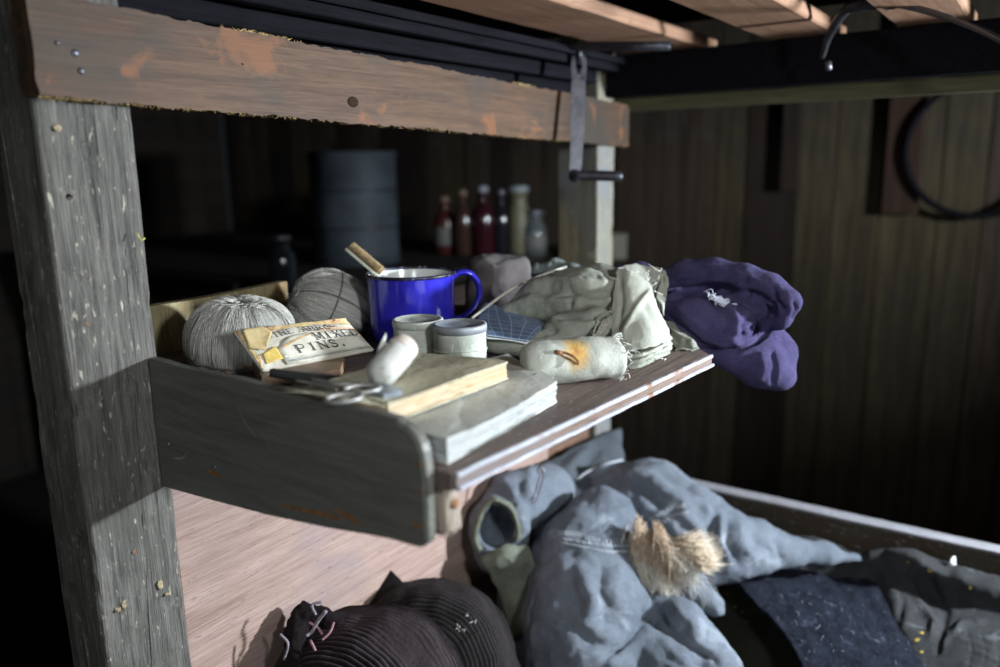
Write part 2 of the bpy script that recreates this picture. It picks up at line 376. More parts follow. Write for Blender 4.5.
# nail holes, splinters and knots of the near post
for (u, v, r) in ((69, 197, .0026), (54, 129, .0022), (88, 323, .0026), (108, 370, .0018), (134, 552, .0016)):
    p = py(u, v, .6195); a = np.linspace(0, 2 * math.pi, 14, endpoint=False)
    V, Fc = lathe(p + (0, .0006, 0), [(r * 1.0, 0), (r * .92, .0009), (r * .5, .0008), (0, .0007)], 14, (0, -1, 0))
    finish('nail_hole', V, Fc, MHOLE if v < 300 else MRUST, pl)
MKNOT = m_plain('pale_splinter_wood', (.36, .29, .18), .9, var=.4, vs=260, bump=.001)
for (u, v, w, h) in ((57, 128, .005, .0035), (168, 594, .0045, .003), (160, 585, .004, .006), (118, 610, .004, .003), (124, 605, .0025, .005)):
    p = py(u, v, .6188); V, Fc = lathe(p, [(1, -.001), (.9, .0006), (.5, .001), (0, .0012)], 10, (0, -1, 0))
    V = np.array(V); d = V - p; d[:, 0] *= w; d[:, 2] *= h; V = p + d * .72 + np.stack([fbm(V * 420, q, 2) for q in range(3)], 1) * .0011
    finish('splinter', V, Fc, MKNOT, pl)
V, Fc = tube(crom([py(137, 233, .612), py(141, 240, .608), py(145, 238, .606)], 8), .0006, 6); finish('straw', V, Fc, m_plain('yellow_straw', (.75, .68, .15), .6), pl)

# head rail across the posts, its lower edge frayed
V, Fc = boxmesh((.298, .595, .0), (.955, 0, 0), (0, .025, 0), (0, 0, .001), n=(240, 3, 14), bev=0)
xs = (V[:, 0] - .298) / .955; zt = .123 - .030 * xs; zb = .0525 - .0265 * xs; k = (V[:, 2]) / .001
V[:, 2] = zb + (zt - zb) * k
fr = fbm(V * (160, 20, 20), 4, 3) * .0011 + fbm(V * (14, 4, 4), 8, 2) * .0012; V[:, 2] += fr * (np.abs(k - .5) * 2) ** 4
V[:, 1] += fbm(V * (9, 9, 20), 2, 2) * .0012
V[:, 0] += (fbm(V * (3, 60, 60), 6, 2)) * .0015 * ((xs < .01) | (xs > .99))
beam = finish('head_rail', V, Fc, MBEAM, bunk, smooth=False)
MFRAY = m_plain('frayed_wood_fibre', (.50, .36, .15), .8, var=.35, vs=200)
P = []
for i in range(420):
    x = .30 + .95 * RNG.random() ** 1.3; s = (x - .298) / .955; z = .0525 - .0265 * s
    y = .5955 + .004 * RNG.random(); a = RNG.normal(0, .6); L = .0012 + .0032 * RNG.random() ** 2
    P.append(tube([(x, y, z + .0008), (x + L * a, y - .0006, z - L * .6)], [.00035, .0001], 4))
for i in range(90):
    x = .50 + RNG.normal(0, .02) if i % 3 else .93 + RNG.normal(0, .015); s = (x - .298) / .955; z = .123 - .030 * s; L = .002 + .004 * RNG.random()
    P.append(tube([(x, .5965, z - .0006), (x + L * RNG.normal(0, .8), .5965, z + L * .5)], [.0005, .0001], 4))
fy = finish('frayed_edge', *join(*P), MFRAY, beam); fy['kind'] = 'stuff'
for (u, v, r) in ((58, 43, .0018), (76, 53, .003), (243, 64, .001), (82, 71, .0025)):
    p = py(u, v, .5945); V, Fc = lathe(p, [(r, -.0005), (r * .8, .0007), (0, .0009)], 12, (0, -1, 0)); finish('nail_head', V, Fc, MIRON2, beam)
p = py(353, 102, .5943); V, Fc = lathe(p, [(.008, -.001), (.0075, .0004), (.004, .0007), (0, .0006)], 20, (0, -1, 0)); V[:, 2] = p[2] + (V[:, 2] - p[2]) * .7; finish('knot', V, Fc, m_plain('dark_knot', (.035, .022, .014), .9, spec=.05), beam)

# pale head board low between the posts, a second board behind its end, shade put into its darker colour
V, Fc = boxmesh((.383, .628, -.66), (.66, 0, 0), (0, .02, 0), (0, 0, .415), n=(60, 1, 30), bev=.002, rough=.0006, rscale=30)
finish('head_board', V, Fc, MPINK, bunk, smooth=False)
V, Fc = boxmesh((1.046, .632, -.66), (.144, 0, 0), (0, .018, 0), (0, 0, .41), n=(10, 1, 20), bev=.002, rough=.0006); finish('head_board', V, Fc, m_wood('shaded_brown_board', (.07, .04, .025), (.22, .13, .09), axis=0), bunk, smooth=False)
# mattress boards and the far side rail of the lower berth
rbox('berth_floor', (.39, -.9, -.69), (.80, 0, 0), (0, 1.52, 0), (0, 0, .02), MRAIL, bunk, n=(4, 8, 1), bev=.002)
V, Fc = boxmesh((1.19, -.95, -.70), (.022, 0, 0), (0, 1.57, 0), (0, 0, .001), n=(2, 120, 10), bev=0)
k = V[:, 2] + .70; k = k / .001; yy = (V[:, 1] + .95) / 1.57; V[:, 2] = -.70 + k * (.171 + .0045 * yy) + (k == 1) * fbm(V * (20, 40, 1), 3, 3) * .0012
rail = finish('side_rail', V, Fc, MRAIL, bunk, smooth=False)
V, Fc = boxmesh((1.1885, -.95, -.5295), (.0255, 0, 0), (0, 1.57, 0), (0, 0, .0035), n=(2, 160, 1), rough=.0006, rscale=50); V[:, 2] += .0045 * (V[:, 1] + .95) / 1.57
finish('worn_rail_edge', V, Fc, m_wood('worn_grey_edge', (.17, .17, .18), (.34, .34, .37), axis=1, chips=(.11, .08, .06), scale=1.4), rail, smooth=False)
# upper berth: dark side rail, olive rail below it, pine slats
rbox('upper_side_rail', (1.215, -.9, .104), (.03, 0, 0), (0, 1.52, 0), (0, 0, .064), MBLACK, bunk, n=(1, 20, 2), bev=.002)
rbox('upper_rail_lip', (1.252, -.9, .083), (.022, 0, 0), (0, 1.52, 0), (0, 0, .021), MOLIVE, bunk, n=(1, 30, 2), bev=.002)
for (a, b) in ((.458, .568), (.268, .362), (.106, .193), (-.08, .01), (-.27, -.18)):
    rbox('slat', (.29, a, .169), (.992, 0, 0), (0, b - a, 0), (0, 0, .018), MSLAT, bunk, n=(30, 3, 1), bev=.003, rough=.0005, rscale=20)
rbox('upper_berth_board', (.29, -.9, .215), (.98, 0, 0), (0, 2.0, 0), (0, 0, .012), MBLACK, bunk, n=(3, 3, 1))
for (y, z0, h, w) in ((.623, .125, .038, .012), (.585, .140, .022, .014), (.572, .150, .010, .005), (.66, .10, .05, .02)):
    rbox('cross_bearer', (.29, y, z0), (.93, 0, 0), (0, w, 0), (0, 0, h), MBLACK, bunk, n=(20, 1, 1), bev=.0015, rough=.0004)
rbox('upper_side_rail', (.285, -.2, .125), (.02, 0, 0), (0, .79, 0), (0, 0, .05), MBLACK, bunk, n=(1, 6, 1), bev=.002)

# ------------------------------------------------------------------ iron key hanging from the upper berth
hx = pd(578, 60, 1.12); hook = thing('iron_crank', 'dark flat iron crank with a round handle hanging in front of the headrail', 'crank', pd(578, 175, 1.12))
D = 1.12; S = D / F_PX
def flat_strip(pts, widths, thick):
    """flat bar in the plane facing the room, outline from centre points and half widths"""
    L = []; R = []
    for (u, v), w in zip(pts, widths): L.append((u - w, v)); R.append((u + w, v))
    ol = L + R[::-1]; n = len(ol); F_ = np.array([pd(u, v, D) for u, v in ol]); B = F_ + FW * thick; V = np.concatenate([F_, B]); m = len(pts); Fc = []
    for i in range(m - 1):
        a, b, c, d = i, i + 1, n - 2 - i, n - 1 - i; Fc.append([a, b, c, d]); Fc.append([d + n, c + n, b + n, a + n])
    for i in range(n): j = (i + 1) % n; Fc.append([i, i + n, j + n, j][::-1])
    return V, Fc
V, Fc = flat_strip([(579, 74), (578.5, 90), (577.5, 130), (576, 160), (575, 174), (575, 181)], [6.5, 7.2, 6.6, 6.2, 5.6, 4.5], .005); finish('strap', V, Fc, MIRON2, hook, smooth=False)
for s in (-1, 1):
    V, Fc = flat_strip([(579 + s * 4, 80), (579 + s * 5.4, 68), (579 + s * 5.4, 60), (579 + s * 4.2, 55)], [2.8, 2.4, 2.0, 1.0], .005); finish('prong', V, Fc, MIRON2, hook, smooth=False)
a = pd(574, 175.5, D); b = pd(622, 176.5, D - .01); P = crom([a, (a + b) / 2 + UP * .0005, b], 12)
V, Fc = tube(np.concatenate([P, [b + (b - a) * .02]]), [5.0 * S] + [5.2 * S] * 10 + [4.4 * S, 2 * S], 14); finish('handle', V, Fc, MIRON, hook)
V, Fc = tube([pd(575, 175.5, D - .006), pd(575, 175.5, D + .012)], 6.4 * S, 16); finish('rivet', V, Fc, MIRON, hook)
a = pd(579, 46, 1.10); b = pd(670, 46, 1.04); V, Fc = tube([a - (b - a) * .3, a, (a + b) / 2, b], [.006, .006, .0062, .006], 10); finish('crossbar', V, Fc, MIRON, hook)
V, Fc = tube([pd(579, 46, 1.115), pd(579, 62, 1.122)], .005, 10); finish('pin', V, Fc, MIRON, hook)

# ------------------------------------------------------------------ bent lamp arm at the upper right
arm = thing('metal_pipe', 'shiny black bent metal pipe reaching in at the top right corner', 'pipe', pd(845, 12, .95))
P = crom([pd(860, -8, .93), pd(880, 0, .93), pd(897, 4, .92), pd(930, 12, .90), pd(970, 26, .87), pd(1004, 42, .84), pd(1060, 70, .8)], 40)
V, Fc = tube(P, .0038, 14); finish('tube', V, Fc, m_plain('shiny_black_tube', (.10, .10, .11), .22, .6, spec=.8), arm)
V, Fc = tube(crom([pd(895, 3, .915), pd(880, 2, .93), pd(862, 3, .94), pd(846, 8, .95)], 10), [.007, .009, .010, .006], 12); finish('joint', V, Fc, MIRON, arm)
V, Fc = tube(crom([pd(850, 6, .95), pd(838, 20, .97), pd(828, 38, 1.0), pd(822, 58, 1.02)], 14), [.006, .0055, .005, .0035], 10); finish('lever', V, Fc, MIRON, arm)
V, Fc = tube([pd(828, 62, 1.02), pd(829, 70, 1.02)], .004, 8); finish('wing_nut', V, Fc, MIRON2, arm)

# ------------------------------------------------------------------ shelf at the head of the berth
ZS = -.187
MBRD = m_wood('dark_green_grey_board', (.095, .096, .080), (.17, .170, .148), axis=1, stain=(.215, .22, .21), stainamt=.56, chips=None, bump=.0004, rough=.45, scale=.55)
MSHELF = m_wood('brown_shelf_board', (.095, .070, .060), (.22, .165, .14), axis=0, stain=(.10, .082, .078), chips=(.30, .26, .24), bump=.0006, rough=.6)
MEDGE = m_wood('grey_painted_edging', (.28, .29, .33), (.56, .58, .66), axis=0, stain2=(.28, .16, .11), stain=(.30, .285, .30), stainamt=.55, chips=(.22, .13, .09), bump=.0008, rough=.4, scale=1.2)
shelf = thing('head_shelf', 'dark wooden shelf with a rounded end board fixed between the bunk posts', 'shelf', (.6, .45, ZS - .012))
poly = [(.3645, .290), (.745, .263), (1.10, .585), (1.10, .615), (1.186, .615), (1.186, .76), (.384, .76), (.384, .618)]
def prism(poly, z0, z1):
    n = len(poly); V = np.array([(x, y, z1) for x, y in poly] + [(x, y, z0) for x, y in poly])
    return V, [list(range(n)), [i + n for i in range(n)][::-1]] + [[i, i + n, (i + 1) % n + n, (i + 1) % n] for i in range(n)]
V, Fc = prism(poly, ZS - .012, ZS); sb = finish('shelf_board', V, Fc, MSHELF, shelf, smooth=False)
e = np.array([.745 - .364, .263 - .290, 0])
for k, (zz, hh, out) in enumerate(((ZS - .0034, .0036, .0036), (ZS - .0118, .0032, .0050))):
    V, Fc = boxmesh(np.array([.3665, .2895, zz]), e * .998, np.array([0, -out, 0]), (0, 0, hh), n=(120, 1, 1), bev=.0008, rough=.0002, seed=k, rscale=70)
    s = (V[:, 0] - .3665) / e[0]; V[:, 2] += fbm(np.stack([V[:, 0] * 60, V[:, 1] * 0, V[:, 2] * 0], 1), k + 3, 3) * .00012
    finish('edging', V, Fc, MEDGE, shelf, smooth=False)
V, Fc = boxmesh((.3665, .2895, ZS - .0100), e * .995, (0, -.0022, 0), (0, 0, .008), n=(60, 1, 1)); finish('groove', V, Fc, m_wood('brown_groove', (.09, .055, .038), (.24, .165, .125), axis=0, stain=(.18, .15, .14)), shelf, smooth=False)
# end board with rounded corner, outline in the plane of its face
ol = [(.6195, -.1560)] + [(y, -.1560 - .0012 * math.sin(i * .9)) for i, y in enumerate(np.linspace(.60, .325, 14))]
ol += [(.3025 + .020 * (1 - math.sin(t)), -.1575 - .020 * (1 - math.cos(t))) for t in np.linspace(.1, math.pi / 2, 7)]
ol += [(.3015, z) for z in (-.185, -.20, -.215, -.228)]
ol += [(.3015 + .012 * (1 - math.cos(t)), -.2285 - .010 * math.sin(t)) for t in np.linspace(.2, math.pi / 2, 6)] + [(.335, -.2400), (.36, -.2435), (.40, -.2500), (.47, -.2590), (.55, -.2665), (.6195, -.2725)]
ol = np.array(ol); n = len(ol); V = np.concatenate([[(.3530, y, z) for y, z in ol], [(.3635, y, z) for y, z in ol]])
V[:, 0] += np.where(V[:, 1] > .5, .018 * (V[:, 1] - .3) / .32, .018 * (V[:, 1] - .3) / .32)
bm = bmesh.new(); vs = [bm.verts.new(q) for q in V]; bm.faces.new(vs[:n][::-1]); bm.faces.new(vs[n:])
for i in range(n): bm.faces.new([vs[i], vs[(i + 1) % n], vs[(i + 1) % n + n], vs[i + n]])
bmesh.ops.recalc_face_normals(bm, faces=bm.faces); bmesh.ops.bevel(bm, geom=[e_ for e_ in bm.edges if abs(e_.verts[0].co.x - e_.verts[1].co.x) < .02 and (len([f for f in e_.link_faces if len(f.verts) > 8]) == 1)], offset=.0018, segments=2, affect='EDGES')
V2 = np.array([v.co[:] for v in bm.verts]); bm.verts.index_update(); F2 = [[v.index for v in f.verts] for f in bm.faces]; bm.free()
endb = finish('end_board', V2, F2, MBRD, shelf, smooth=False)
for (u, v) in ((413, 533), (168, 444), (215, 467)):
    p = px(u, v, .3535 + .018 * (px(u, v, .36)[1] - .3) / .32 ); V, Fc = lathe(p, [(.0016, -.0004), (.0013, .0006), (0, .0008)], 10, (-1, 0, 0)); finish('nail_head', V, Fc, MIRON2, endb)
# small block with a screw under the front corner
V, Fc = boxmesh((.3655, .2960, -.2340), (.018, 0, 0), (0, .020, 0), (0, 0, .0315), n=(3, 3, 8), bev=.004, rough=.0012); blk = finish('corner_block', V, Fc, m_wood('grey_block', (.20, .15, .11), (.42, .36, .30), axis=2), shelf, smooth=False)
V, Fc = lathe((.374, .2955, -.212), [(.0035, -.0005), (.0032, .0012), (.001, .0018), (0, .0012)], 14, (0, -1, 0)); finish('screw', V, Fc, MRUST, blk)
# low back board behind the left half, with a worn top edge
V, Fc = boxmesh((.384, .745, ZS), (.25, 0, 0), (0, .012, 0), (0, 0, .001), n=(40, 1, 8), bev=0); k = (V[:, 2] - ZS) / .001
V[:, 2] = ZS + k * (.053 + .0015 * np.sin(V[:, 0] * 22)); finish('back_board', V, Fc, m_wood('olive_back_board', (.16, .13, .06), (.42, .36, .20), axis=2, stain=(.30, .17, .08), chips=(.55, .55, .5), scale=.8), shelf, smooth=False)
rbox('shelf_lip', (1.02, .705, ZS), (.15, 0, 0), (0, .02, 0), (0, 0, .014), MPINK, shelf, n=(6, 1, 1), bev=.002)

# ================================================================== things on the shelf
def Zp(u, v, dz=0): return pz(u, v, ZS + dz)
MLINEN = m_cloth('grey_green_canvas', (.26, .275, .225), (.47, .485, .41), weave=700, nscale=26, bump=.0005, stain=(.30, .31, .27), stscale=20)
MLINEN2 = m_cloth('pale_canvas', (.48, .50, .42), (.70, .72, .62), weave=700, nscale=22, bump=.0005, stain=(.44, .45, .38))
MTWINE = None
def m_twine():
    t = NT('grey_twine', .8, .15); uv = t.map((230, 3.5, 1), src='UV'); a = t.noise(uv, 1.0, 4, .6, .25); b = t.noise(t.map((420, 5, 1), src='UV'), 1.0, 3, .6, .2)
    h = t.math('ADD', t.math('MULTIPLY', a, .6), t.math('MULTIPLY', b, .4)); c = t.ramp(h, [(.34, (.17, .165, .15)), (.52, (.38, .375, .345)), (.66, (.62, .61, .57))])
    c = t.mix(t.ramp(t.noise(t.map(), 16, 4, .6), [(.5, B_(0)), (.68, B_(.6))]), c, (.20, .19, .14)); return t.col(c).bump(h, .0010).m
MTWINE = m_twine(); MSTRAND = m_plain('twine_strand', (.56, .55, .50), .8, var=.3, vs=400); MSTR2 = m_plain('dark_cord', (.13, .12, .11), .8, var=.3)

def twine_ball(label, c, r, tilt, lobes, seed, stringz):
    """squat hank wound over its middle: strands run from pole to pole, a cord ties it"""
    c = np.array(c); t = thing('twine_ball', label, 'ball of twine', c - (0, 0, r[2]), 'hanks of grey twine on the shelf'); R = np.array(Matrix.Rotation(tilt[0], 3, tilt[1]).to_3x3())
    nu, nv = 120, 60; V = []; U = []; rr = np.random.default_rng(seed)
    amp = rr.uniform(.6, 1, 3)
    def surf(th, ph, lift=0.0):
        s = 1 + lift + .012 * math.sin(9 * th + amp[0] * 6) + .01 * math.sin(17 * th + ph * 2)
        for a0, dep, w in lobes: d = (th - a0 + math.pi) % (2 * math.pi) - math.pi; s -= dep * math.exp(-(d / w) ** 2) * math.sin(ph) ** .7
        x, y, z = math.sin(ph) ** .82 * math.cos(th), math.sin(ph) ** .82 * math.sin(th), math.cos(ph)
        z = math.copysign(abs(z) ** .85, z); z *= 1 - .06 * math.exp(-(ph / .25) ** 2) if z > 0 else .92
        p = np.array([x, y, z]) * s * r; return c + R @ p
    for j in range(nv + 1):
        ph = .02 + (math.pi - .04) * j / nv
        for i in range(nu + 1): V.append(surf(2 * math.pi * i / nu, ph)); U.append((i / nu, j / nv))
    Fc = [[j * (nu + 1) + i, (j + 1) * (nu + 1) + i, (j + 1) * (nu + 1) + i + 1, j * (nu + 1) + i + 1] for j in range(nv) for i in range(nu)]
    body = finish('winding', V, Fc, MTWINE, t, uv=U); P = []
    for i in range(420):
        th = rr.uniform(0, 2 * math.pi); a = rr.uniform(.05, .5); b = a + rr.uniform(.5, 1.6); dr = rr.normal(0, .12); lf = rr.uniform(.004, .02)
        P.append(tube([surf(th + dr * s, a + (b - a) * s, lf + .008 * math.sin(s * 3)) for s in np.linspace(0, 1, 9)], [.00022, .0002], 4))
    for i in range(50):
        th = rr.uniform(0, 2 * math.pi); P.append(tube([surf(th + s * rr.normal(0, .5), .1 + s * .35, .012 + .10 * s * (1 - s) * 1.2) for s in np.linspace(0, 1, 8)], [.0003, .00025], 4))
    q = finish('loose_strands', *join(*P), MSTRAND, body); q['kind'] = 'stuff'
    for kind, z in stringz:
        if kind == 'eq': L = [surf(a, z + .03 * math.sin(a * 2), .012) for a in np.linspace(0, 2 * math.pi, 80, endpoint=False)]
        else: L = [surf(z if s < .5 else z + math.pi, .1 + abs(.5 - s) * 2 * 2.9, .012) for s in np.linspace(.5, 1, 30)] if kind == 'merA' else [surf(z + .15 * math.sin(s * 3), .05 + s * 2.8, .012) for s in np.linspace(0, 1, 40)]
        finish('tie_cord', *tube(L, .0010, 8, ring=kind == 'eq'), MSTR2, t)
    return t
pA = pd(242, 342, .79)
twine_ball('squat grey hank of twine behind the pin packet, nearest the bunk post', pA, np.array([.053, .053, .044]), (math.radians(6), Vector((1, 0, 0))), [(4.9, .10, .22), (1.2, .05, .3)], 1, [('eq', 1.78), ('mer', 5.05)])
pB = pd(330, 310, .90)
twine_ball('grey hank of twine leaning behind the pin packet, left of the blue mug', pB + np.array([0, 0, -.004]), np.array([.048, .048, .048]), (math.radians(-62), Vector(tuple(FW - RT * .2)).normalized()), [(3.5, .06, .3), (.3, .05, .35)], 2, [('eq', 1.45), ('mer', 4.2)])

# enamel mug with rolled chipped rim and strap handle
def m_enamel():
    t = NT('blue_enamel', .16, .6); o = t.map(); n = t.noise(o, 30, 4, .6); c = t.ramp(n, [(.3, (.016, .014, .30)), (.7, (.035, .03, .50))])
    t.b.inputs['Coat Weight'].default_value = .6; t.b.inputs['Coat Roughness'].default_value = .12
    return t.col(c).bump(t.noise(o, 38, 2, .5), .0006).m
MBLUE = m_enamel(); MWHT = m_plain('white_enamel', (.72, .76, .74), .2, spec=.6, var=.05, coat=.5)
def m_rim():
    t = NT('chipped_rim', .35, .5); c = t.ramp(t.noise(t.map(), 150, 3, .6, .5), [(.48, (.012, .011, .015)), (.58, (.02, .02, .08)), (.70, (.30, .30, .28))]); return t.col(c).m
MRIM = m_rim()
bc = pz(413, 345, ZS); d0 = bc @ FW + .028; mc = np.array(pd(413, 333, d0)); mc[2] = ZS; RM = 43.0 * d0 / F_PX; HM = (pd(413, 268, d0)[2] - pd(413, 340, d0)[2]) * .985
# keep the rim ellipse centred at the height the sight line through its middle gives
HM = pd(414, 270, mc @ FW)[2] - ZS
mug = thing('enamel_mug', 'cobalt blue enamel mug with white inside and a chipped dark rim', 'mug', mc)
out = [(0, .001), (RM * .86, .001), (RM * .93, .003), (RM * .965, .008), (RM * .975, HM * .3), (RM * .985, HM * .6), (RM, HM * .93), (RM * 1.012, HM * .975)]
inn = [(RM * .985, HM * .985), (RM * .965, HM * .95), (RM * .95, HM * .6), (RM * .94, HM * .15), (RM * .86, .006), (0, .005)]
V, Fc = lathe(mc, out, 72); body = finish('body', V, Fc, MBLUE, mug)
V, Fc = lathe(mc, inn, 72); finish('lining', V, Fc, MWHT, mug)
L = [mc + np.array([math.cos(a) * RM * 1.002, math.sin(a) * RM * 1.002, HM * .982]) for a in np.linspace(0, 2 * math.pi, 72, endpoint=False)]
finish('rim', *tube(L, .0019, 8, ring=True), MRIM, mug)
rtH = np.array([RT[0], RT[1], 0]); rtH /= np.linalg.norm(rtH); bk = np.array([-rtH[1], rtH[0], 0]); hd = rtH * .985 + bk * .18; hd /= np.linalg.norm(hd)
hp = [(RM * .96, HM * .90), (RM * 1.12, HM * .965), (RM * 1.40, HM * .93), (RM * 1.58, HM * .72), (RM * 1.50, HM * .47), (RM * 1.22, HM * .31), (RM * .97, HM * .27)]
C_ = crom([mc + hd * a + np.array([0, 0, b]) for a, b in hp], 40); V, Fc = tube(C_, 1.0, 12); 
T, N, B2 = frames(C_); side = np.cross(hd, [0, 0, 1.0]); V = []
for c_, t_ in zip(C_, T):
    nn = np.cross(t_, side)
    for a in np.linspace(0, 2 * math.pi, 12, endpoint=False): V.append(c_ + side * math.cos(a) * .0065 + nn * math.sin(a) * .0034)
finish('handle', np.array(V), Fc, MBLUE, mug)
# chips along the handle edge
for s in (8, 14, 22): finish('enamel_chip', *tube(C_[s:s + 3] + (C_[s] - mc) * .012 - side * .0058, [.0006, .0012, .0005], 6), MWHT, mug)

# brush standing in the mug
brush = thing('brush', 'small cream handled brush with tan bristles standing in the blue mug', 'brush', pd(392, 290, .86))
a = pd(346.5, 250, .885); b = pd(377, 276, .875); c_ = pd(410, 303, .865); ax_ = (b - a) / np.linalg.norm(b - a); nn = np.cross(FW, ax_); nn /= np.linalg.norm(nn)
if nn @ UP < 0: nn = -nn
w2 = np.cross(ax_, nn); Lh = np.linalg.norm(c_ - a)
V, Fc = boxmesh(a - w2 * .006 - nn * .0012, ax_ * Lh, w2 * .012, nn * .0034, n=(12, 2, 1), bev=.001); finish('handle', V, Fc, m_plain('cream_bone', (.74, .76, .62), .5, var=.06), brush)
P = []; Lb = np.linalg.norm(pd(382, 272, .875) - pd(352, 246, .883))
for i in range(15):
    for j in range(4):
        base = a + ax_ * (.003 + Lb * i / 15) + w2 * (-.0045 + .003 * j) + nn * .002
        for k in range(16):
            o_ = ax_ * RNG.normal(0, .00042) + w2 * RNG.normal(0, .0005); P.append(tube([base + o_, base + o_ * 1.9 + nn * (.0096 + RNG.normal(0, .0006)) + ax_ * .001], [.00026, .0002], 3))
q = finish('bristles', *join(*P), m_plain('tan_bristle', (.40, .29, .15), .8, var=.3, vs=600), brush); q['kind'] = 'stuff'

# books
MPAGE = None
def m_pages(name, a, b, foxing, sc=1500):
    t = NT(name, .85, .1); s = t.map((6, 6, sc)); n = t.noise(s, 1.0, 2, .5); c = t.ramp(n, [(.36, a), (.6, b)]); c = t.mix(t.ramp(t.noise(t.map((22, 22, 90)), 1, 4, .6), [(.5, B_(0)), (.7, B_(.8))]), c, foxing); return t.col(c).bump(n, .0009).m
def m_cover(name, a, b, st, st2, pos=.55, sc=14):
    t = NT(name, .7, .25); o = t.map(); c = t.ramp(t.noise(o, sc, 6, .6, .6), [(.38, a), (.62, b)]); c = t.mix(t.ramp(t.noise(o, sc * 1.7, 5, .6, 1.0), [(pos, B_(0)), (pos + .12, B_(1))]), c, st)
    c = t.mix(t.ramp(t.noise(t.map((60, 200, 60)), 1, 4, .7, .8), [(.62, B_(0)), (.68, B_(1))]), c, st2); return t.col(c).bump(t.noise(o, 120, 4, .6), .0006).m
def book(label, c00, c10, c11, c01, z0, z1, mcov, mpag, splay=0.0, covt=.0012, inset=.001, seed=0, warp=.0):
    """corners of the plan in order: near left, near right, far right, far left"""
    P4 = [np.array([p[0], p[1]]) for p in (c00, c10, c11, c01)]; t = thing('book', label, 'book', (*np.mean(P4, 0), z0))
    def slab(za, zb, ins, nz, mat, nm, spl, rough):
        n = 40; V = []; Fc = []; cen = np.mean(P4, 0)
        per = []
        for k in range(4):
            for s in np.linspace(0, 1, n, endpoint=False): per.append(P4[k] + (P4[(k + 1) % 4] - P4[k]) * s)
        per = np.array(per); m = len(per)
        for j in range(nz + 1):
            f = j / nz; z = za + (zb - za) * f; r_ = per + (cen - per) / np.linalg.norm(cen - per, axis=1)[:, None] * ins
            rn = rough * vnoise(np.column_stack([per * 30, np.full(m, j * 3.7)]), seed) + rough * 1.4 * vnoise(np.column_stack([per * 150, np.full(m, j * 1.3)]), seed + 1)
            r_ = r_ + (per - cen) / np.linalg.norm(cen - per, axis=1)[:, None] * rn[:, None]
            zz = z + warp * f * vnoise(np.column_stack([per * 22, np.zeros(m)]), seed + 5)
            V += [(x, y, q) for (x, y), q in zip(r_, zz)]
        for j in range(nz):
            for i in range(m): k = (i + 1) % m; Fc.append([j * m + i, j * m + k, (j + 1) * m + k, (j + 1) * m + i])
        # top and bottom as grids
        V = np.array(V)
        for lev, up in ((0, False), (nz, True)):
            ring = V[lev * m:(lev + 1) * m]; prev = list(range(lev * m, (lev + 1) * m)); cz = ring.mean(0)
            for s in (.8, .55, .3, .05):
                st = len(V); new = cz + (ring - cz) * s; new[:, 2] += (warp * .8 * vnoise(np.column_stack([new[:, :2] * 22, np.zeros(m)]), seed + 5)) if up else 0
                V = np.concatenate([V, new]); cur = list(range(st, st + m))
                for i in range(m): k = (i + 1) % m; q = [prev[i], prev[k], cur[k], cur[i]]; Fc.append(q if up else q[::-1])
                prev = cur
            Fc.append(prev if up else prev[::-1])
        return finish(nm, V, Fc, mat, t, smooth=False)
    slab(z0, z0 + covt, 0, 1, mcov, 'back_cover', 0, .0004); slab(z0 + covt, z1 - covt, inset, 12, mpag, 'pages', 0, .0008); slab(z1 - covt, z1, 0, 2, mcov, 'front_cover', 0, .0004)
    return t
zb = ZS + .0175; zt = ZS + .0335
book('thick white paged book with chalky worn cover lying nearest the shelf edge', (.374, .300), pz(557, 403, ZS), pz(508, 372, ZS), (.372, .43), ZS + .0005, zb,
     m_cover('chalk_white_cover', (.40, .41, .37), (.55, .56, .51), (.40, .385, .31), (.17, .175, .16), pos=.56), m_pages('white_pages', (.30, .315, .31), (.46, .48, .48), (.42, .42, .39)), inset=.0005, seed=4, warp=.0016)
n1 = pz(508, 381, zb); f1 = pz(437, 371, zb)
book('cream paged book with olive stained cover stacked on the white paged book', (.374, n1[1] + .005), n1, (f1[0] - .004, f1[1] + .012), (.372, f1[1] + .015), zb + .0015, zt,
     m_cover('olive_cover', (.36, .335, .235), (.48, .44, .32), (.28, .265, .18), (.34, .23, .13)), m_pages('cream_pages', (.42, .32, .20), (.60, .50, .36), (.52, .37, .21)), seed=8, warp=.0012)

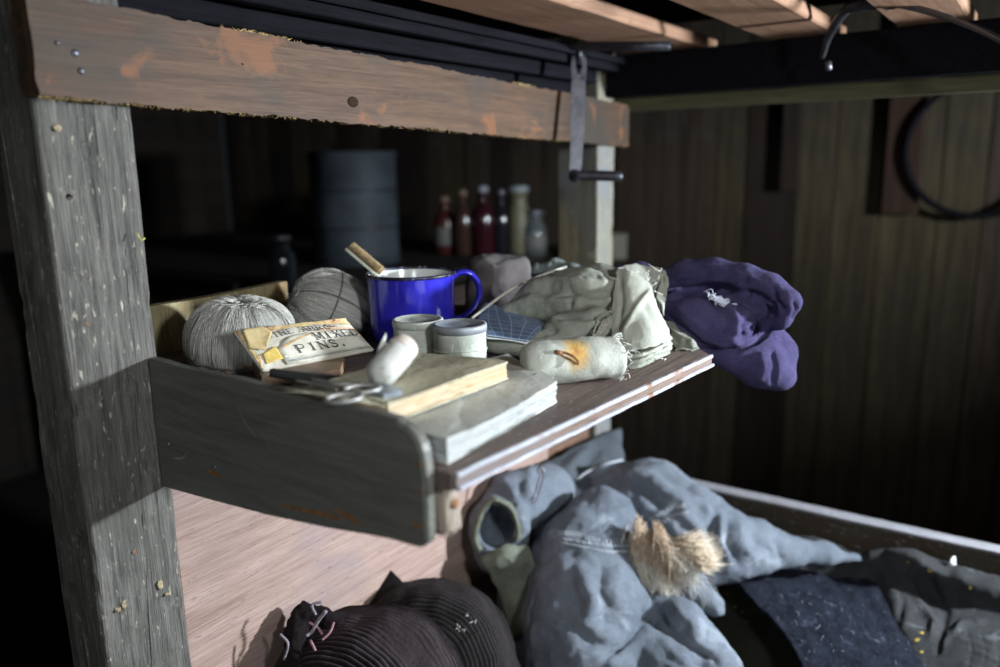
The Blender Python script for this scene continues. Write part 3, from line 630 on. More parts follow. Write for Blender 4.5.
# two round tins in front of the mug
MTIN = m_cover('weathered_white_paint', (.36, .385, .33), (.52, .54, .475), (.36, .37, .32), (.80, .80, .74), sc=40)
def tin(label, u, vb, vt, rpx, d, mlid, lidcol):
    c = pd(u, vb, d); c = np.array([c[0], c[1], ZS]); d = c @ FW; R_ = rpx * d / F_PX; H_ = pd(u, vt, d)[2] - ZS
    t = thing('tin', label, 'tin', c, 'small round tins before the mug'); pr = [(0, .0), (R_ * .97, .0), (R_, .002)]
    for q in np.linspace(.06, .74, 16): pr.append((R_ * (1 + .010 * math.sin(q * 60)), H_ * q))
    pr += [(R_ * .99, H_ * .80), (R_ * .95, H_ * .83)]; V, Fc = lathe(c, pr, 48); ang = np.arctan2(V[:, 1] - c[1], V[:, 0] - c[0]); k = fbm(V * 130, 3, 2) * .0005; dd = (V - c) * (1, 1, 0); V = V + dd / (np.linalg.norm(dd, axis=1)[:, None] + 1e-6) * k[:, None]
    finish('body', V, Fc, MTIN, t); V, Fc = lathe(c, [(R_ * .96, H_ * .815), (R_ * 1.035, H_ * .82), (R_ * 1.04, H_ * .95), (R_ * 1.02, H_ * .985), (R_ * .92, H_ * 1.0), (R_ * .88, H_ * .975), (R_ * .3, H_ * .98), (0, H_ * .98)], 48)
    finish('lid', V, Fc, mlid, t)
    L = [c + np.array([math.cos(a) * R_ * 1.02, math.sin(a) * R_ * 1.02, H_ * (.42 + .03 * math.sin(a * 2))]) for a in np.linspace(0, 2 * math.pi, 60, endpoint=False)]; finish('band', *tube(L, .0007, 6, ring=True), MTIN, t)
    return c, R_, H_
tin('round off-white tin with a pale rimmed lid directly before the blue mug', 419, 352, 316.5, 24.5, .785, MTIN, 0)
cB, RB, HB = tin('round off-white tin with a flat blue-grey lid, right of its pale-lidded twin', 460.5, 353, 321, 26, .76, m_plain('blue_grey_lid', (.30, .33, .36), .5, .2, var=.15, vs=50, bump=.0003), 0)
for dx in (-.004, .001): V, Fc = lathe(cB + (dx, .002, HB * .978), [(.0014, 0), (.0012, .0006), (0, .0008)], 10); finish('dent', V, Fc, MHOLE if dx > 0 else MIRON, bpy.data.objects[-1] if False else None) if False else None

# candle stub lying on the upper book, with a wax splinter
MWAX = m_plain('white_wax', (.50, .50, .46), .5, spec=.3, var=.06, vs=90, bump=.0006)
a = pz(382, 372, zt + .0108); b = pd(404, 347, (a @ FW) + .022); cs = thing('candle_stub', 'stubby white candle end lying on the cream paged book', 'candle', pz(385, 375, zt))
ax_ = (b - a) / np.linalg.norm(b - a); Lc = np.linalg.norm(b - a); r0 = .0118
V, Fc = lathe(a, [(0, -.010), (r0 * .55, -.0088), (r0 * .9, -.004), (r0, .002), (r0 * .99, Lc * .5), (r0 * .97, Lc * .72), (r0 * .9, Lc * .73), (r0 * .86, Lc * .76)], 32, ax_); V = V + np.stack([fbm(V * 120, q, 2) for q in range(3)], 1) * .0006; finish('wax', V, Fc, MWAX, cs)
V, Fc = lathe(a + ax_ * Lc * .73, [(0, -.002), (r0 * .93, 0), (r0 * .96, .002), (r0 * .93, Lc * .33), (r0 * .8, Lc * .36), (0, Lc * .355)], 32, ax_); finish('paper_sleeve', V, Fc, m_plain('pinkish_paper', (.62, .54, .47), .7, var=.08), cs)
L = [a + ax_ * Lc * .70 + (np.cross(ax_, UP) * math.cos(q) + np.cross(ax_, np.cross(ax_, UP)) * math.sin(q)) * r0 * 1.02 for q in np.linspace(0, 2 * math.pi, 30, endpoint=False)]; finish('string', *tube(L, .0007, 6, ring=True), MSTRAND, cs)
sp = pd(379, 352, a @ FW + .012); V, Fc = tube(crom([sp - UP * .004, sp + UP * .006 + RT * .003, pd(386, 333, a @ FW + .012)], 8), [.0045, .0035, .0003], 8, flat=.35); finish('splinter', V, Fc, MWAX, cs)
for (u, v) in ((383, 368), (389, 377)): p = pd(u, v, a @ FW - r0 * 1.0); V, Fc = lathe(p, [(.0006, 0), (.0004, .0004), (0, .0005)], 8, -FW); finish('dark_speck', V, Fc, MHOLE, cs)

# ------------------------------------------------------------------ paper packet of pins, with its printing
pk = [pz(263, 371, ZS + .012), pz(374, 350, ZS + .012), pz(345, 318.5, ZS + .046), pz(234, 331, ZS + .046)]   # near left, near right, far right, far left
pk = [np.array(p) for p in pk]
def PK(s, t, h=0.0):
    p = pk[0] * (1 - s) * (1 - t) + pk[1] * s * (1 - t) + pk[2] * s * t + pk[3] * (1 - s) * t
    n = np.cross(pk[1] - pk[0], pk[3] - pk[0]); n /= np.linalg.norm(n); puff = .0045 * math.sin(math.pi * min(max(s, 0), 1)) ** .6 * math.sin(math.pi * min(max(t, 0), 1)) ** .6
    return p + n * (h + puff)
def m_packet():
    t = NT('aged_packet_paper', .75, .2); o = t.map(); c = t.ramp(t.noise(o, 40, 5, .6), [(.35, (.44, .41, .33)), (.6, (.60, .575, .49))])
    uv = t.n('SeparateXYZ'); t.l(t.co.outputs['UV'], uv.inputs[0]); n = t.noise(o, 45, 5, .65, 1.2)
    e = t.math('ADD', t.math('MULTIPLY', uv.outputs[1], .55), t.math('MULTIPLY', uv.outputs[0], -.30)); e = t.math('ADD', t.math('MULTIPLY', e, .75), n)
    c = t.mix(t.ramp(e, [(.86, B_(0)), (.94, B_(1))]), c, (.52, .33, .17)); e2 = t.math('ADD', t.math('MULTIPLY', uv.outputs[0], .32), t.math('ADD', t.math('MULTIPLY', uv.outputs[1], .35), t.math('MULTIPLY', t.noise(o, 70, 4, .6, .8), .6)))
    c = t.mix(t.ramp(e2, [(.90, B_(0)), (.97, B_(1))]), c, (.48, .24, .14)); return t.col(c).bump(t.noise(o, 180, 4, .6), .0007).m
MPK = m_packet(); packet = thing('pin_packet', 'worn folded paper packet printed MIXED PINS, torn at its left corner', 'packet', (pk[0] + pk[1]) / 2)
n = 26; V = []; U = []
for j in range(n + 1):
    for i in range(n + 9): s = i / (n + 8); V.append(PK(s, j / n)); U.append((s, j / n))
V = np.array(V); Nn = np.cross(pk[1] - pk[0], pk[3] - pk[0]); Nn /= np.linalg.norm(Nn); W_ = n + 9; V = V + Nn * (.0007 * fbm(V * 90, 3, 3))[:, None]; m = len(V)
low = V.copy(); low = low - Nn * (.0050 + 2.2 * .0045 * np.array([math.sin(math.pi * s_) ** .6 * math.sin(math.pi * t_) ** .6 for s_, t_ in U]))[:, None] + Nn * .0
Fc = [[j * W_ + i, j * W_ + i + 1, (j + 1) * W_ + i + 1, (j + 1) * W_ + i] for j in range(n) for i in range(W_ - 1)]; F2 = Fc + [[q + m for q in f][::-1] for f in Fc]
bd = list(range(W_)) + [j * W_ + W_ - 1 for j in range(1, n + 1)] + [n * W_ + i for i in range(W_ - 2, -1, -1)] + [j * W_ for j in range(n - 1, 0, -1)]
for a_, b_ in zip(bd, bd[1:] + bd[:1]): F2.append([a_, a_ + m, b_ + m, b_])
pkb = finish('envelope', np.concatenate([V, low]), F2, MPK, packet, uv=U + U)
MTORN = m_cover('orange_stained_paper', (.50, .38, .18), (.60, .48, .26), (.46, .22, .10), (.20, .10, .05), sc=60)
def flap(name, poly, h, mat, parent, curl=0.0, th=.0004):
    """a flap of paper laid on the packet: outline in packet coordinates"""
    poly = [(s, t) for s, t in poly]; cs_ = np.mean(poly, 0); rings = [1, .8, .6, .4, .2]; V = []; Fc = []; k = 6
    ed = []
    for i in range(len(poly)):
        for q in range(k): ed.append(np.array(poly[i]) * (1 - q / k) + np.array(poly[(i + 1) % len(poly)]) * q / k)
    m_ = len(ed)
    for r_ in rings:
        for p in ed: q = cs_ + (p - cs_) * r_; V.append(PK(q[0], q[1], h + curl * r_ ** 2 + .0006 * math.sin(q[0] * 30 + q[1] * 21)))
    V.append(PK(cs_[0], cs_[1], h))
    for a_ in range(len(rings) - 1):
        for i in range(m_): Fc.append([a_ * m_ + i, a_ * m_ + (i + 1) % m_, (a_ + 1) * m_ + (i + 1) % m_, (a_ + 1) * m_ + i])
    for i in range(m_): Fc.append([(len(rings) - 1) * m_ + i, (len(rings) - 1) * m_ + (i + 1) % m_, len(V) - 1])
    V = np.array(V); M_ = len(V); F2 = Fc + [[q + M_ for q in f][::-1] for f in Fc] + [[i, i + M_, (i + 1) % m_ + M_, (i + 1) % m_] for i in range(m_)]
    return finish(name, np.concatenate([V, V - Nn * th]), F2, mat, parent)
fl = flap('torn_flap', [(.0, .52), (.05, .98), (.22, .97), (.26, .80), (.18, .60), (.11, .40)], .0022, MTORN, packet, curl=.0016); fl['label'] = 'yellow and orange stained torn paper flap'
flap('torn_flap', [(.07, .35), (.20, .46), (.20, .16), (.05, .12)], .0012, m_plain('mustard_lining', (.58, .42, .10), .7, var=.2, vs=120), packet, curl=.0006)
flap('paper_layer', [(.20, .02), (.99, .03), (.985, .42), (.55, .70), (.34, .64), (.20, .40)], .0012, m_cover('pale_packet_front', (.50, .475, .385), (.62, .59, .50), (.50, .43, .29), (.46, .38, .29), pos=.66, sc=40), packet)
flap('stained_edge', [(.20, .955), (.30, .86), (.42, .90), (.55, .86), (.68, .91), (.84, .86), (.985, .80), (.995, .99), (.20, .99)], .0016, MTORN, packet)
flap('stained_edge', [(.002, .02), (.045, .30), (.02, .55), (.06, .80), (.003, .99)], .0012, MTORN, packet)
flap('orange_stain', [(.62, .70), (.70, .76), (.84, .73), (.97, .70), (.985, .62), (.90, .66), (.74, .665)], .0018, m_plain('faded_orange', (.52, .34, .22), .8, var=.3, vs=160), packet, th=.0002)
flap('orange_stain', [(.24, .42), (.40, .56), (.58, .665), (.60, .645), (.42, .53), (.26, .39)], .0019, m_plain('tear_orange', (.50, .34, .16), .8, var=.3, vs=160), packet, th=.0002)
MINK = m_plain('black_ink', (.05, .05, .055), .7, spec=.1, var=.3, vs=300)
GLYPH = {'P': [((.2, 0), (.2, 1), 1), ((.2, 1), (.6, 1), (.78, .9), (.78, .62), (.6, .5), (.2, .5), 0)], 'I': [((.5, 0), (.5, 1), 1)], 'N': [((.18, 0), (.18, 1), 2), ((.18, 1), (.82, 0), 3), ((.82, 0), (.82, 1), 2)],
         'S': [((.8, .78), (.66, .97), (.4, 1), (.22, .84), (.26, .62), (.72, .4), (.8, .2), (.62, .02), (.36, 0), (.2, .2), 3)], '.': [((.22, .07), (.40, .07), 1), ((.22, .0), (.40, .0), 1)], 'M': [((.12, 0), (.16, 1), 2), ((.16, 1), (.5, .12), 3), ((.5, .12), (.84, 1), 0), ((.84, 1), (.88, 0), 1)],
         'X': [((.18, 1), (.82, 0), 1), ((.2, 0), (.8, 1), 2)], 'E': [((.22, 0), (.22, 1), 1), ((.22, 1), (.78, 1), (.78, .82), 0), ((.22, .52), (.62, .52), 0), ((.22, 0), (.8, 0), (.8, .2), 0)], 'D': [((.2, 0), (.2, 1), 1), ((.2, 1), (.55, 1), (.82, .78), (.82, .24), (.55, 0), (.2, 0), 0)],
         'T': [((.5, 0), (.5, 1), 1), ((.14, .8), (.14, 1), (.86, 1), (.86, .8), 0)], 'H': [((.2, 0), (.2, 1), 1), ((.8, 0), (.8, 1), 1), ((.2, .5), (.8, .5), 0)], 'A': [((.14, 0), (.48, 1), 2), ((.48, 1), (.86, 0), 1), ((.28, .36), (.7, .36), 0)],
         'R': [((.2, 0), (.2, 1), 1), ((.2, 1), (.6, 1), (.76, .88), (.76, .64), (.6, .52), (.2, .52), 0), ((.5, .52), (.86, 0), 3)], 'O': [((.5, 0), (.22, .2), (.16, .5), (.22, .8), (.5, 1), (.78, .8), (.84, .5), (.78, .2), (.5, 0), 3)],
         'W': [((.08, 1), (.3, 0), 1), ((.3, 0), (.5, .9), 0), ((.5, .9), (.7, 0), 3), ((.7, 0), (.92, 1), 2)], ' ': []}
def letters(txt, s0, s1, t0, t1, h, parent, bend=0.0, name='lettering'):
    """old fashioned serif capitals inked on the packet, every word one piece"""
    V = []; Fc = []; W_ = (s1 - s0) / len(txt); H_ = t1 - t0; k_ = W_ / 1.0
    def at_(i, x, y): a_ = (i + x) / len(txt); return np.array([s0 + (s1 - s0) * a_, t0 + H_ * y + bend * 4 * a_ * (1 - a_)])
    def bar(p, q, w):
        n_ = max(1, int(np.linalg.norm((q - p) * (1, .6)) / .02)); d_ = (q - p) * (1, .31); d_ /= np.linalg.norm(d_) + 1e-9; nn_ = np.array([-d_[1], d_[0] / .31]) * w
        for m_ in range(n_):
            a_, b_ = p + (q - p) * m_ / n_, p + (q - p) * (m_ + 1) / n_; b0 = len(V)
            for g in (a_ - nn_, b_ - nn_, b_ + nn_, a_ + nn_): V.append(PK(g[0], g[1], h))
            Fc.append([b0, b0 + 1, b0 + 2, b0 + 3])
    for i, ch in enumerate(txt):
        for st in GLYPH[ch]:
            *pts, kd = st; w = {0: .0030, 1: .0068, 2: .0034, 3: .0058}[kd] * min(1, W_ / .085)
            for a_, b_ in zip(pts, pts[1:]): bar(at_(i, *a_), at_(i, *b_), w)
            if kd in (1, 2) and len(pts) == 2 and ch != '.':
                for e in pts:
                    if e[1] in (0, 1): bar(at_(i, e[0] - .15, e[1]), at_(i, e[0] + .15, e[1]), .0026)
    V = np.array(V); M_ = len(V); return finish(name, V, [f[::-1] for f in Fc] if np.cross(V[1] - V[0], V[3] - V[0]) @ Nn < 0 else Fc, MINK, parent, smooth=False)
letters('PINS.', .34, .82, .215, .40, .0020, packet); letters('MIXED', .56, .98, .45, .64, .0022, packet); letters('THE ARROW', .24, .84, .66, .79, .0020, packet, bend=.06)
for t_ in (.06, .135):
    V = []; Fc = []
    for i in range(80):
        s = .23 + .74 * i / 79
        if t_ > .1 and i % 2: continue
        b0 = len(V); V += [PK(s, t_ - .008, .0020), PK(s + .006, t_ - .008, .0020), PK(s + .006, t_ + (.05 if t_ < .1 else .008), .0020), PK(s, t_ + (.05 if t_ < .1 else .008), .0020)]; Fc.append([b0, b0 + 1, b0 + 2, b0 + 3])
    finish('printed_border', V, Fc, m_plain('faded_ink', (.30, .31, .28), .8), packet, smooth=False)

# flat brown wallet and mat under the packet
V, Fc = prism([tuple(pz(u, v, ZS + .006)[:2]) for u, v in ((262, 381), (340, 374), (345, 362), (280, 355), (250, 362))], ZS + .001, ZS + .010); tag(finish('leather_wallet', V, Fc, m_plain('brown_leather', (.20, .13, .08), .5, var=.2, bump=.0004), smooth=False), 'flat brown wallet lying under the pin packet', 'wallet')
st = thing('wire_hoop', 'thin rusty wire bent on the shelf before the nearer hank of twine', 'wire', pz(235, 372, ZS)); finish('wire', *tube(crom([pz(228, 378, ZS + .002), pz(226, 370, ZS + .004), pz(242, 367, ZS + .005), pz(262, 371, ZS + .006), pz(275, 380, ZS + .003)], 30), .0010, 7), MRUST, st)

# folding knife and scissors beside the end board
zk = zt + .001
kn = thing('folding_knife', 'dark handled folding knife lying between the packet and the scissors', 'knife', pz(330, 382, ZS + .02))
zk1 = ZS + .026
def strip3(pts, ws, th, mat, name, parent):
    C = crom([np.array(p) for p in pts], 18); W = np.interp(np.linspace(0, 1, 18), np.linspace(0, 1, len(ws)), ws); T = np.gradient(C, axis=0); S_ = np.cross(T, [0, 0, 1.0]); S_ /= np.linalg.norm(S_, axis=1)[:, None]
    V = np.concatenate([C + S_ * W[:, None], C - S_ * W[:, None], C + S_ * W[:, None] * .7 + (0, 0, th), C - S_ * W[:, None] * .7 + (0, 0, th)]); n_ = 18; Fc = []
    for i in range(n_ - 1):
        for a_, b_ in ((0, 2), (2, 3), (3, 1), (1, 0)): Fc.append([a_ * n_ + i, a_ * n_ + i + 1, b_ * n_ + i + 1, b_ * n_ + i])
    Fc.append([0, 2 * n_, 3 * n_, n_]); Fc.append([n_ - 1, 2 * n_ - 1, 4 * n_ - 1, 3 * n_ - 1]); return finish(name, V, Fc, mat, parent)
strip3([pz(272, 376, zk1), pz(300, 380, zk1), pz(345, 384, zk1)], [.003, .0048, .0040], .006, m_plain('dark_horn', (.05, .05, .05), .4), 'handle', kn)
strip3([pz(340, 384, zk1), pz(362, 382, zk1), pz(370, 380, zk1)], [.0030, .0036, .0028], .006, MIRON2, 'bolster', kn); V, Fc = lathe(pz(370, 379, zk1 + .004), [(0, -.003), (.003, -.002), (.0035, 0), (.003, .002), (0, .003)], 14); finish('rivet', V, Fc, MIRON, kn)
scs = thing('scissors', 'small steel scissors with round bows lying beside the end board', 'scissors', pz(350, 394, zt)); MST = m_plain('pale_steel', (.34, .34, .32), .5, .5, var=.25, vs=80)
zc = zt + .002
def loop3(c, a_, b_, rot, r_, parent):
    L = []
    for q in np.linspace(0, 2 * math.pi, 40, endpoint=False):
        x, y = a_ * math.cos(q), b_ * math.sin(q); L.append(np.array(c) + [x * math.cos(rot) - y * math.sin(rot), x * math.sin(rot) + y * math.cos(rot), 0])
    return finish('bow', *tube(L, r_, 8, ring=True), MST, parent)
loop3(pz(362, 389, zc + .002), .0125, .0095, -.6, .0016, scs); loop3(pz(344, 398, zc + .002), .012, .009, -.4, .0016, scs)
strip3([pz(351, 385, zc), pz(335, 384, zc + .001), pz(312, 381, zc)], [.0018, .0026, .0007], .002, MST, 'blade', scs); strip3([pz(338, 392, zc), pz(325, 387, zc), pz(296, 382, zc - .003)], [.0018, .0026, .0007], .002, MST, 'blade', scs)
V, Fc = prism([tuple(pz(u, v, zc)[:2]) for u, v in ((372, 384), (396, 389), (402, 393), (384, 397), (366, 393))], zt + .0004, zt + .004); tag(finish('steel_plate', V, Fc, m_plain('blue_grey_steel', (.30, .33, .37), .4, .6, var=.2), smooth=False), 'small blue-grey steel plate on the cream paged book, touching the scissors', 'plate')
stl = thing('straw_bundle', 'dry straw stalks lying along the end board below the scissors', 'straw', pz(330, 395, zt)); P = []
for i in range(16):
    u0, v0 = 290 + RNG.uniform(-20, 30), 384 + RNG.uniform(0, 8); u1, v1 = u0 + RNG.uniform(40, 95), v0 + RNG.uniform(6, 20); v1 = min(v1, 402 + (u1 - 360) * .2); P.append(tube([pz(u0, v0, zt - .002), pz((u0 + u1) / 2, (v0 + v1) / 2 - 1, zt + .002), pz(u1, v1, zt + .001)], [.0006, .0004], 5))
q = finish('stalks', *join(*P), m_plain('dry_straw', (.50, .48, .36), .8, var=.3, vs=300), stl); q['kind'] = 'stuff'

# ------------------------------------------------------------------ printed blue card, dark cloth under it
MBP = None
def m_blueprint():
    t = NT('blue_printed_card', .5, .4); u = t.map((1, 1, 1), src='UV'); b1 = t.n('TexBrick'); b1.offset = 0; b1.inputs['Color1'].default_value = b1.inputs['Color2'].default_value = (.10, .15, .25, 1); b1.inputs['Mortar'].default_value = (.38, .46, .58, 1)
    b1.inputs['Scale'].default_value = 1; b1.inputs['Mortar Size'].default_value = .010; b1.inputs['Brick Width'].default_value = .22; b1.inputs['Row Height'].default_value = .26; t.l(u, b1.inputs[0])
    c = t.mix(t.ramp(t.noise(t.map(), 60, 4, .6), [(.45, B_(0)), (.75, B_(.5))]), b1.outputs[0], (.30, .40, .55)); return t.col(c).m
card = thing('blue_card', 'folded blue gridded card leaning against the grey-green canvas pouch', 'card', pz(510, 345, ZS))
d1 = .80
sheet([[pd(488, 335, .765), pd(509, 338, .765), pd(529, 340.5, .765)], [pd(478, 322, .80), pd(508, 325, .80), pd(540, 330, .79)], [pd(480, 309, .85), pd(505, 315, .835), pd(549, 323.5, .81)], [pd(486, 302, .87), pd(498, 306, .86), pd(516, 314, .85)]], 30, 24, .0008, m_blueprint(), 'front_leaf', card, uvs=(2, 1.4))
sheet([[pd(487, 338, .766), pd(509, 340, .766), pd(527, 343.5, .766)], [pd(478, 326, .80), pd(508, 329, .80), pd(536, 333, .79)], [pd(480, 313, .85), pd(505, 319, .84), pd(545, 327, .815)]], 16, 16, .0008, m_plain('pale_card', (.66, .70, .72), .6), 'back_leaf', card)

# ------------------------------------------------------------------ grey-green canvas pouch
def seg_r(pts): return [pd(u, v, d) for u, v, d, r in pts], [r * d / F_PX for u, v, d, r in pts]
pA1 = seg_r([(512, 318, .86, 14), (545, 306, .86, 27), (585, 305, .84, 33), (606, 308, .845, 30)]); pA2 = seg_r([(560, 330, .80, 16), (596, 330, .79, 21), (608, 335, .785, 17)]); pA3 = seg_r([(486, 344, .79, 8), (520, 346, .785, 10), (545, 343, .785, 12), (580, 340, .785, 16)])
pA4 = seg_r([(560, 282, .92, 12), (600, 278, .90, 14), (630, 286, .90, 14)])
def f_pouch(P):
    d = chain(P, *pA1, .012); d = smin(d, chain(P, *pA2), .014); d = smin(d, chain(P, *pA3), .007); d = smin(d, chain(P, *pA4), .014)
    return smax(d, ZS + .001 - P[:, 2], .003)
pouch = thing('canvas_pouch', 'crumpled grey-green canvas pouch slumped in the middle of the shelf', 'pouch', pz(570, 350, ZS))
soft('bag', f_pouch, pA1[0] + pA2[0] + pA3[0] + pA4[0], .0023, MLINEN, pouch, strokes=[([(556, 316), (585, 319), (603, 315), (618, 308)], 2.4, -.008), ([(552, 298), (580, 290), (612, 288)], 2.6, -.004), ([(570, 300), (592, 304), (612, 300)], 5, .004), ([(505, 300), (530, 290), (560, 290), (600, 296)], 4, -.004), ([(500, 310), (530, 300), (570, 300)], 4, .003), ([(540, 330), (570, 322), (600, 326)], 5, .003), ([(530, 283), (560, 279), (600, 283), (620, 282)], 4, .003), ([(560, 345), (590, 336), (605, 325)], 3, -.004), ([(566, 284), (574, 296), (570, 310)], 3, -.0025), ([(600, 272), (606, 300), (612, 330)], 3, .003), ([(490, 338), (525, 336), (550, 334)], 2.5, -.005), ([(520, 318), (548, 322), (556, 335)], 4, -.003)],
     fb=[(.0016, 38, 3), (.0006, -80, 7), (.0003, 260, 5)])
V, Fc = tube(crom([pd(472, 318, .80), pd(510, 290, .86), pd(540, 276, .90), pd(566, 267, .94)], 30), .0016, 6); finish('seam', V, Fc, m_plain('pale_seam', (.50, .49, .42), .9), pouch)
cordm = m_plain('grey_cord', (.30, .29, .24), .85, var=.4, vs=500)
for i in range(7):
    u0 = 604 + RNG.uniform(-5, 5); finish('tassel_cord', *tube(crom([pd(u0, 318 + RNG.uniform(-2, 2), .772), pd(u0 - 5, 330, .762), pd(594 - i * 1.4 + RNG.uniform(-4, 8), 344, .758)], 12), [.0012, .0010, .0013], 6), cordm, pouch)

# folded pale canvas strap standing at its right
fold = thing('folded_canvas', 'stiff pale canvas strip folded over the right side of the pouch', 'canvas', pz(640, 368, ZS))
S1 = [[(618, 268, .835), (613, 298, .80), (611, 330, .765), (616, 350, .742)], [(630, 270, .825), (629, 296, .79), (632, 325, .755), (634, 350, .735)], [(648, 282, .82), (648, 300, .79), (652, 325, .755), (654, 346, .74)], [(656, 300, .81), (662, 316, .79), (670, 332, .775), (671, 345, .765)]]
MS = dict(thick=.002, mat=MLINEN2)
sheet([[pd(*p) for p in r] for r in S1], 60, 60, name='front_fold', parent=fold, strokes=[([(652, 288), (634, 312), (622, 336)], 3, .003), ([(620, 275), (622, 300), (618, 330)], 3, -.002), ([(640, 300), (655, 322), (668, 335)], 4, -.002)], fb=(.0009, 70), seed=3, edge=.0011, **MS)
sheet([[pd(*p) for p in r] for r in [[(617, 268, .865), (630, 264, .87), (646, 266, .875), (660, 268, .88)], [(620, 274, .86), (634, 278, .85), (648, 276, .86), (663, 282, .875)], [(630, 290, .85), (640, 290, .84), (652, 290, .85), (661, 298, .87)], [(634, 300, .84), (646, 304, .83), (655, 308, .84), (660, 312, .85)]]], 30, 30, name='top_fold', parent=fold, fb=(.001, 60), seed=5, edge=.0012, **MS)
sheet([[pd(*p) for p in r] for r in [[(658, 268, .89), (666, 272, .88), (665, 285, .87)], [(661, 280, .87), (667, 290, .86), (664, 300, .85)], [(656, 296, .84), (662, 306, .83), (664, 316, .82)]]], 20, 20, name='curl', parent=fold, fb=(.0008, 60), seed=6, edge=.0008, **MS)
for k in range(3):   # stacked folds at the foot
    z = k * 4.6; sheet([[pd(617 + k, 352 - z + 9, .742), pd(632, 359 - z + 6, .722), pd(652, 352 - z + 6, .728), pd(669, 347 - z + 3, .76)], [pd(618, 348 - z + 9, .79), pd(634, 350 - z + 6, .775), pd(655, 346 - z + 5, .785), pd(671, 342 - z + 3, .80)]], 14, 40, .0035, MLINEN2, 'under_fold', fold, fb=(.0008, 90), seed=20 + k, edge=.001)
P = []
for i in range(26):
    u0, v0 = (RNG.uniform(617, 668), 352 + RNG.uniform(-3, 9)) if i % 2 else (RNG.uniform(625, 662), RNG.uniform(266, 292)); d = .733 if i % 2 else .83; u0 = u0; P.append(tube(crom([pd(u0, v0, d), pd(u0 + RNG.normal(0, 4), v0 + RNG.normal(0, 3), d - .004), pd(u0 + RNG.normal(0, 7), v0 + RNG.normal(1, 5), d - .002)], 8), .0003, 4))
P.append(tube(crom([pd(617, 336, .757), pd(613, 345, .752), pd(619, 355, .742), pd(630, 352, .736), pd(633, 345, .742)], 24), .0005, 5)); P.append(tube(crom([pd(622, 334, .752), pd(628, 346, .742), pd(620, 351, .74)], 16), .0005, 5))
q = finish('frayed_threads', *join(*P), m_plain('white_thread', (.82, .84, .78), .8), fold); q['kind'] = 'stuff'

# wrinkled rag beside it
rag = sheet([[pd(*p) for p in r] for r in [[(662, 318, .86), (668, 328, .84), (672, 340, .82), (676, 350, .80)], [(672, 322, .855), (679, 331, .835), (684, 340, .815), (688, 349, .80)], [(680, 330, .85), (687, 336, .83), (692, 342, .81), (695, 348, .80)], [(690, 337, .84), (694, 341, .83), (697, 344, .82), (699, 348, .81)]]], 50, 40, .0015, MLINEN, 'wrinkled_rag', None, strokes=[([(664, 326), (680, 338), (696, 345)], 2.5, .004), ([(670, 340), (682, 344), (696, 349)], 2, -.003)], fb=(.0016, 70), seed=9, edge=.0015)
tag(rag, 'wrinkled grey-green rag between the folded pale strip and the purple jumper', 'rag')

# rolled canvas with a rusty safety pin
def m_roll():
    t = NT('off_white_canvas_roll', .9, .12); o = t.map(); c = t.ramp(t.noise(o, 40, 5, .6), [(.35, (.38, .395, .34)), (.65, (.56, .58, .52))])
    mp = t.n('Mapping'); mp.inputs['Location'].default_value = (.0, 0, 0); t.l(t.co.outputs['UV'], mp.inputs[0]); g = t.n('VectorMath', operation='DISTANCE'); g.inputs[1].default_value = (.42, .37, 0); t.l(mp.outputs[0], g.inputs[0])
    n = t.math('ADD', g.outputs['Value'], t.math('MULTIPLY', t.math('SUBTRACT', t.noise(o, 55, 3, .6), .5), .22)); c = t.mix(t.ramp(n, [(.07, B_(1)), (.19, B_(0))]), c, (.60, .38, .12)); c = t.mix(t.ramp(n, [(.00, B_(1)), (.07, B_(0))]), c, (.34, .15, .06))
    return t.col(c).bump(t.noise(o, 380, 4, .7), .0006).m
ra, rb = pz(537, 389, ZS), pz(618, 382, ZS); RRl = .0195; c0 = np.array([ra[0], ra[1], ZS + RRl]) + bk * .012; c1 = np.array([rb[0], rb[1], ZS + RRl * .98]) + bk * .012
roll = thing('canvas_roll', 'short off-white canvas roll with a rusty pin stain at the shelf edge', 'roll', (*((c0 + c1) / 2)[:2], ZS)); ax_ = (c1 - c0); L_ = np.linalg.norm(ax_); ax_ /= L_
V = []; U = []; nu, nv = 60, 40; upv = np.array([0, 0, 1.0]) - ax_ * ax_[2]; sd = np.cross(ax_, upv)
prof = [(-.012, .55), (-.010, .8), (-.005, .95), (0, 1.0)] + [(L_ * q, 1.0) for q in np.linspace(.06, .96, 26)] + [(L_, .99), (L_ + .001, .93)]
for h, r_ in prof:
    for i in range(nu):
        t_ = 2 * math.pi * i / nu; rr_ = RRl * r_ * (1 + .03 * math.sin(3 * t_ + h * 40)); V.append(c0 + ax_ * h + (sd * math.cos(t_) * 1.05 + upv * math.sin(t_) * .96) * rr_); U.append((h / L_, i / nu))
V = np.array(V); V = V + np.stack([fbm(V * 60, q, 3) for q in range(3)], 1) * .0011; V[:, 2] = np.maximum(V[:, 2], ZS + .0005); m = len(prof)
Fc = [[i * nu + j, i * nu + (j + 1) % nu, (i + 1) * nu + (j + 1) % nu, (i + 1) * nu + j] for i in range(m - 1) for j in range(nu)] + [list(range(nu))[::-1]]
U = [(a_, (b_ + .25) % 1.0) for a_, b_ in U]
